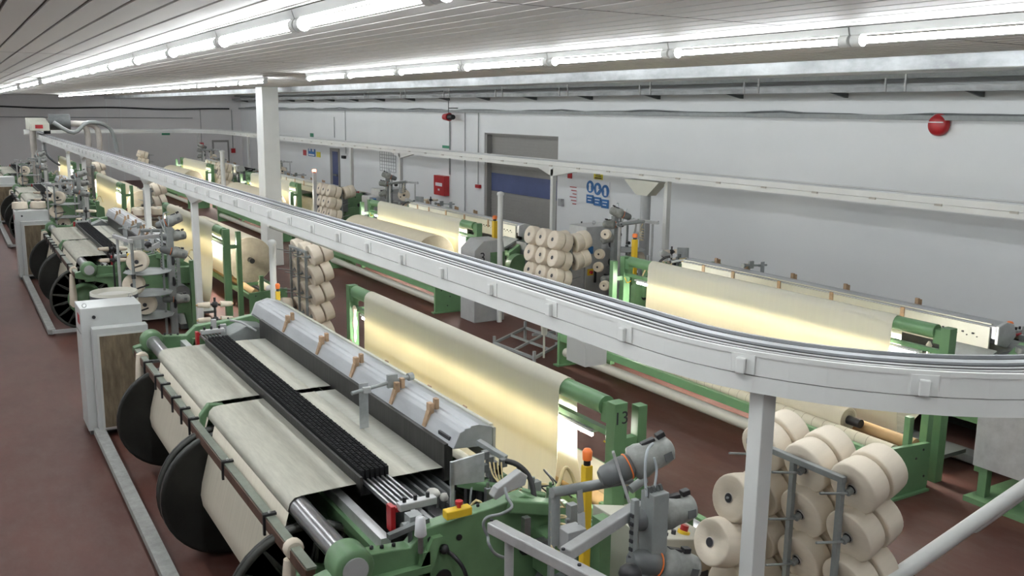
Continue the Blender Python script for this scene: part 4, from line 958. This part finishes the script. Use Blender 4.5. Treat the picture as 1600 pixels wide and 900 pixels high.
# beige cabinet with stop button right of the feeders
t = thing('control_desk', (4.0, 4.2, 0), 'beige control desk with red stop button behind the near feeders', 'control desk')
part('body', MB().prism([(3.42, 0), (3.42, .98), (3.98, .84), (3.98, 0)], 'y', 4.02, 4.6), M['beige'], t, bev=.008)
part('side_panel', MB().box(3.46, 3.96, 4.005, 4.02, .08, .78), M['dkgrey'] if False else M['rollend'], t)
bt = part('button_guard', MB().cyl((3.78, 4.12, .88), (3.79, 4.12, .905), .04, n=16), M['yellow'], t)
part('stop_button', MB().cyl((3.785, 4.12, .905), (3.795, 4.12, .94), .026, n=14), M['red'], bt)
part('knob', MB().cyl((3.68, 4.10, .90), (3.685, 4.10, .94), .015, n=10).cyl((3.60, 4.08, .92), (3.605, 4.08, .95), .015, n=10), M['ink'], t)
part('slot', MB().box(3.75, 3.9, 4.0, 4.006, .62, .66), M['ink'], t)
# grey cabinets of the right row
for k, (x0, x1, y0, y1, h, lab) in enumerate(((9.0, 9.62, 12.5, 13.0, 1.62, 'tall grey control cabinet with blue switches left of the spool creel'), (9.35, 10.1, 22.0, 22.6, 1.5, 'grey control cabinet partly hidden near the second right loom'), (9.3, 10.0, 31.6, 32.2, 1.5, 'small distant grey cabinet of the right row'))):
    t = thing('grey_cabinet', (x0, y0, 0), lab, 'cabinet', 'grey cabinets of the right row')
    part('body', MB().box(x0, x1, y0, y1, 0, h), M['grey'], t, bev=.01); part('narrow_body', MB().box(x0 - .28, x0 - .01, y0 + .02, y1 - .05, 0, h - .18), M['ltgrey'], t, bev=.01)
    part('side_plate', MB().box(x0 + .32, x0 + .58, y0 - .012, y0, h - .38, h - .12), M['ltgrey'], t)
    part('switch', MB().box(x0 + .05, x0 + .13, y0 - .03, y0, h - .45, h - .33), M['blue'], t); part('switch', MB().box(x0 - .2, x0 - .12, y0 - .04, y0 + .02, h - .4, h - .22), M['blue'], t)
    m_ = part('main_switch', MB().box(x0 + .04, x0 + .15, y0 - .02, y0, h - .82, h - .71), M['yellow'], t); part('switch_knob', MB().cyl((x0 + .095, y0 - .05, h - .765), (x0 + .095, y0 - .02, h - .765), .03, n=10), M['red'], m_)
    part('handle', MB().box(x0 + .18, x0 + .21, y0 - .03, y0, h - .95, h - .75), M['black'], t)
    part('eye', MB().lathe((x0 + .3, y0 + .2, h + .04), (0, 1, 0), [(0, .025), (0, .036), (.01, .036), (.01, .025), (0, .025)], 12), M['ltgrey'], t)
t = thing('grey_cabinet', (8.4, 4.2, 0), 'pale grey machine cabinet on green legs below the rail, far right', 'cabinet', 'grey cabinets of the right row')
part('body', MB().box(7.86, 9.1, 3.7, 4.74, .34, 1.05), M['ltgrey'], t, bev=.01)
for x, y in ((7.95, 4.66), (9.0, 4.66), (7.95, 3.8), (9.0, 3.8)): part('leg', MB().box(x - .04, x + .04, y - .04, y + .04, .05, .34), M['green'], t)
part('base_plate', MB().box(7.80, 9.15, 3.65, 4.76, 0, .05), M['green'], t)
# numbered gear box at the near end of the second right loom
q = at(760, 385, 13.4)
t = thing('gearbox_cover', (q.x, q.y, 0), 'grey sloped gearbox cover marked with the number 3', 'machine cover')
part('cover', MB().prism([(q.x - .28, 0), (q.x - .28, 1.22), (q.x - .1, 1.38), (q.x + .26, 1.38), (q.x + .3, 1.2), (q.x + .3, 0)], 'y', 13.3, 13.8), M['grey'], t, bev=.01)
part('side_door', MB().box(q.x + .02, q.x + .29, 13.28, 13.3, .3, 1.18), M['green'], t)
text('number', '3', .22, M['ink'], t, (q.x - .13, 13.295, 1.1), (PI / 2, 0, 0))
# cones on the second cabinet
for i, x in enumerate((1.12, 1.46)): rot_copy(BIG, (x + .06, 21.5, 1.415), (0, 0, 1), 'cream cone lying flat on the second left cabinet, %s one' % ('left', 'right')[i], 'cones on the second cabinet')
# drum of waste by the second loom
q = at(180, 452, 13.2)
t = thing('lint_bin', (1.70, 12.82, 0), 'cream round bin with dark rim beside the second left loom', 'bin')
part('drum', MB().lathe((1.70, 12.82, 0), (0, 0, 1), [(0, .27), (1.14, .29), (1.14, .27), (1.08, .265), (1.08, .0001)], 32), M['beige'], t)
part('rim', MB().lathe((1.70, 12.82, 1.05), (0, 0, 1), [(0, .291), (.05, .293), (.05, .284), (0, .284)], 32), M['ink'], t)
part('lint', MB().lathe((1.70, 12.82, 1.08), (0, 0, 1), [(0, .26), (.02, .2), (.03, .0001)], 24), M['lint'], t)
# stacked pallet of cones near second stand
t = thing('stacking_pallet', (4.0, 22.3, 0), 'dark wire layered pallet frame holding stacked cones', 'pallet')
px0, py0 = 3.35, 21.3
ORG[t.name] = Vector((px0, py0, 0)); t.location = (px0, py0, 0)
for l in range(5):
    z = .12 + l * .27
    mb = MB()
    for i in range(4): mb.tube([(px0 - .05 + i * .30, py0 - .18, z - .02), (px0 + .1 + i * .30, py0 - .18, z - .035), (px0 + .25 + i * .3, py0 - .18, z - .02)], .012, 6)
    mb.box(px0 - .08, px0 + 1.1, py0 - .16, py0 + .55, z - .025, z - .01)
    part('wire_tray', mb, M['rust'], t)
    for i in range(3):
        for j in range(2): rot_copy(BIG, (px0 + .14 + i * .36, py0 + .02 + j * .34, z - .008), (0, 0, 1), 'cream cone on %s wire tray of stacking pallet, %s %s' % (['lowest', 'second', 'third', 'fourth', 'top'][l], ['left', 'middle', 'right'][i], ['front', 'back'][j]), 'cones on the stacking pallet')
part('corner_post', MB().box(px0 - .09, px0 - .06, py0 - .17, py0 - .14, 0, 1.3).box(px0 + 1.09, px0 + 1.12, py0 - .17, py0 - .14, 0, 1.3).box(px0 - .09, px0 - .06, py0 + .53, py0 + .56, 0, 1.3).box(px0 + 1.09, px0 + 1.12, py0 + .53, py0 + .56, 0, 1.3), M['rust'], t)
# cones held on the creels
cc = [(2.12, 2.95, 1.40), (2.05, 2.95, 1.08), (2.2, 3.0, .78)]
for i in range(4):
    for j, (x, y, z) in enumerate(cc):
        if i == 0 and j != 1: continue
        rot_copy(BIG, (x + .02, y + dA[i], z), (-.35, -1, .05), 'cream cone on %s spindle of weft creel, %s' % (['top', 'middle', 'bottom'][j], namesA[i]), 'cones on weft creels')
        rot_copy(BIG, (11.82 - x, yB[i] - (y - 7.25), z), (.35, 1, .05), 'cream cone on %s spindle of weft creel, %s' % (['top', 'middle', 'bottom'][j], namesB[i]), 'cones on weft creels')
for k, (px, py) in enumerate(((948, 366), (938, 397), (936, 417), (946, 446))):
    rot_copy(BIG, at(px, py, 11.7), (-.9, -.6, .1), 'small cream package, %s from top, left column of spool creel by grey cabinet' % OW[k], 'small packages on the spool creel')
    for o in (COL.objects[-1],): pass
    last_root = [o for o in COL.objects if o.get('label', '').startswith('small cream package, %s from' % OW[k])][0]; last_root.scale = (.62, .55, .55)
# low grey dolly in the aisle
t = thing('aisle_dolly', (7.2, 11.2, 0), 'low empty grey tube dolly frame in the middle aisle', 'dolly')
a = [Vector((6.55, 11.3, .2)), Vector((6.6, 10.3, .2)), Vector((7.5, 10.9, .2)), Vector((7.45, 11.9, .2))]
mb = MB()
for i in range(4): mb.bar(a[i], a[(i + 1) % 4], .035)
mb.bar((a[0] + a[1]) / 2, (a[2] + a[3]) / 2, .03); mb.bar((a[0] + a[3]) / 2, (a[1] + a[2]) / 2, .03)
part('frame', mb, M['midgrey'], t)
for p in a: part('leg', MB().bar((p.x, p.y, 0), (p.x, p.y, .3), .035), M['midgrey'], t)
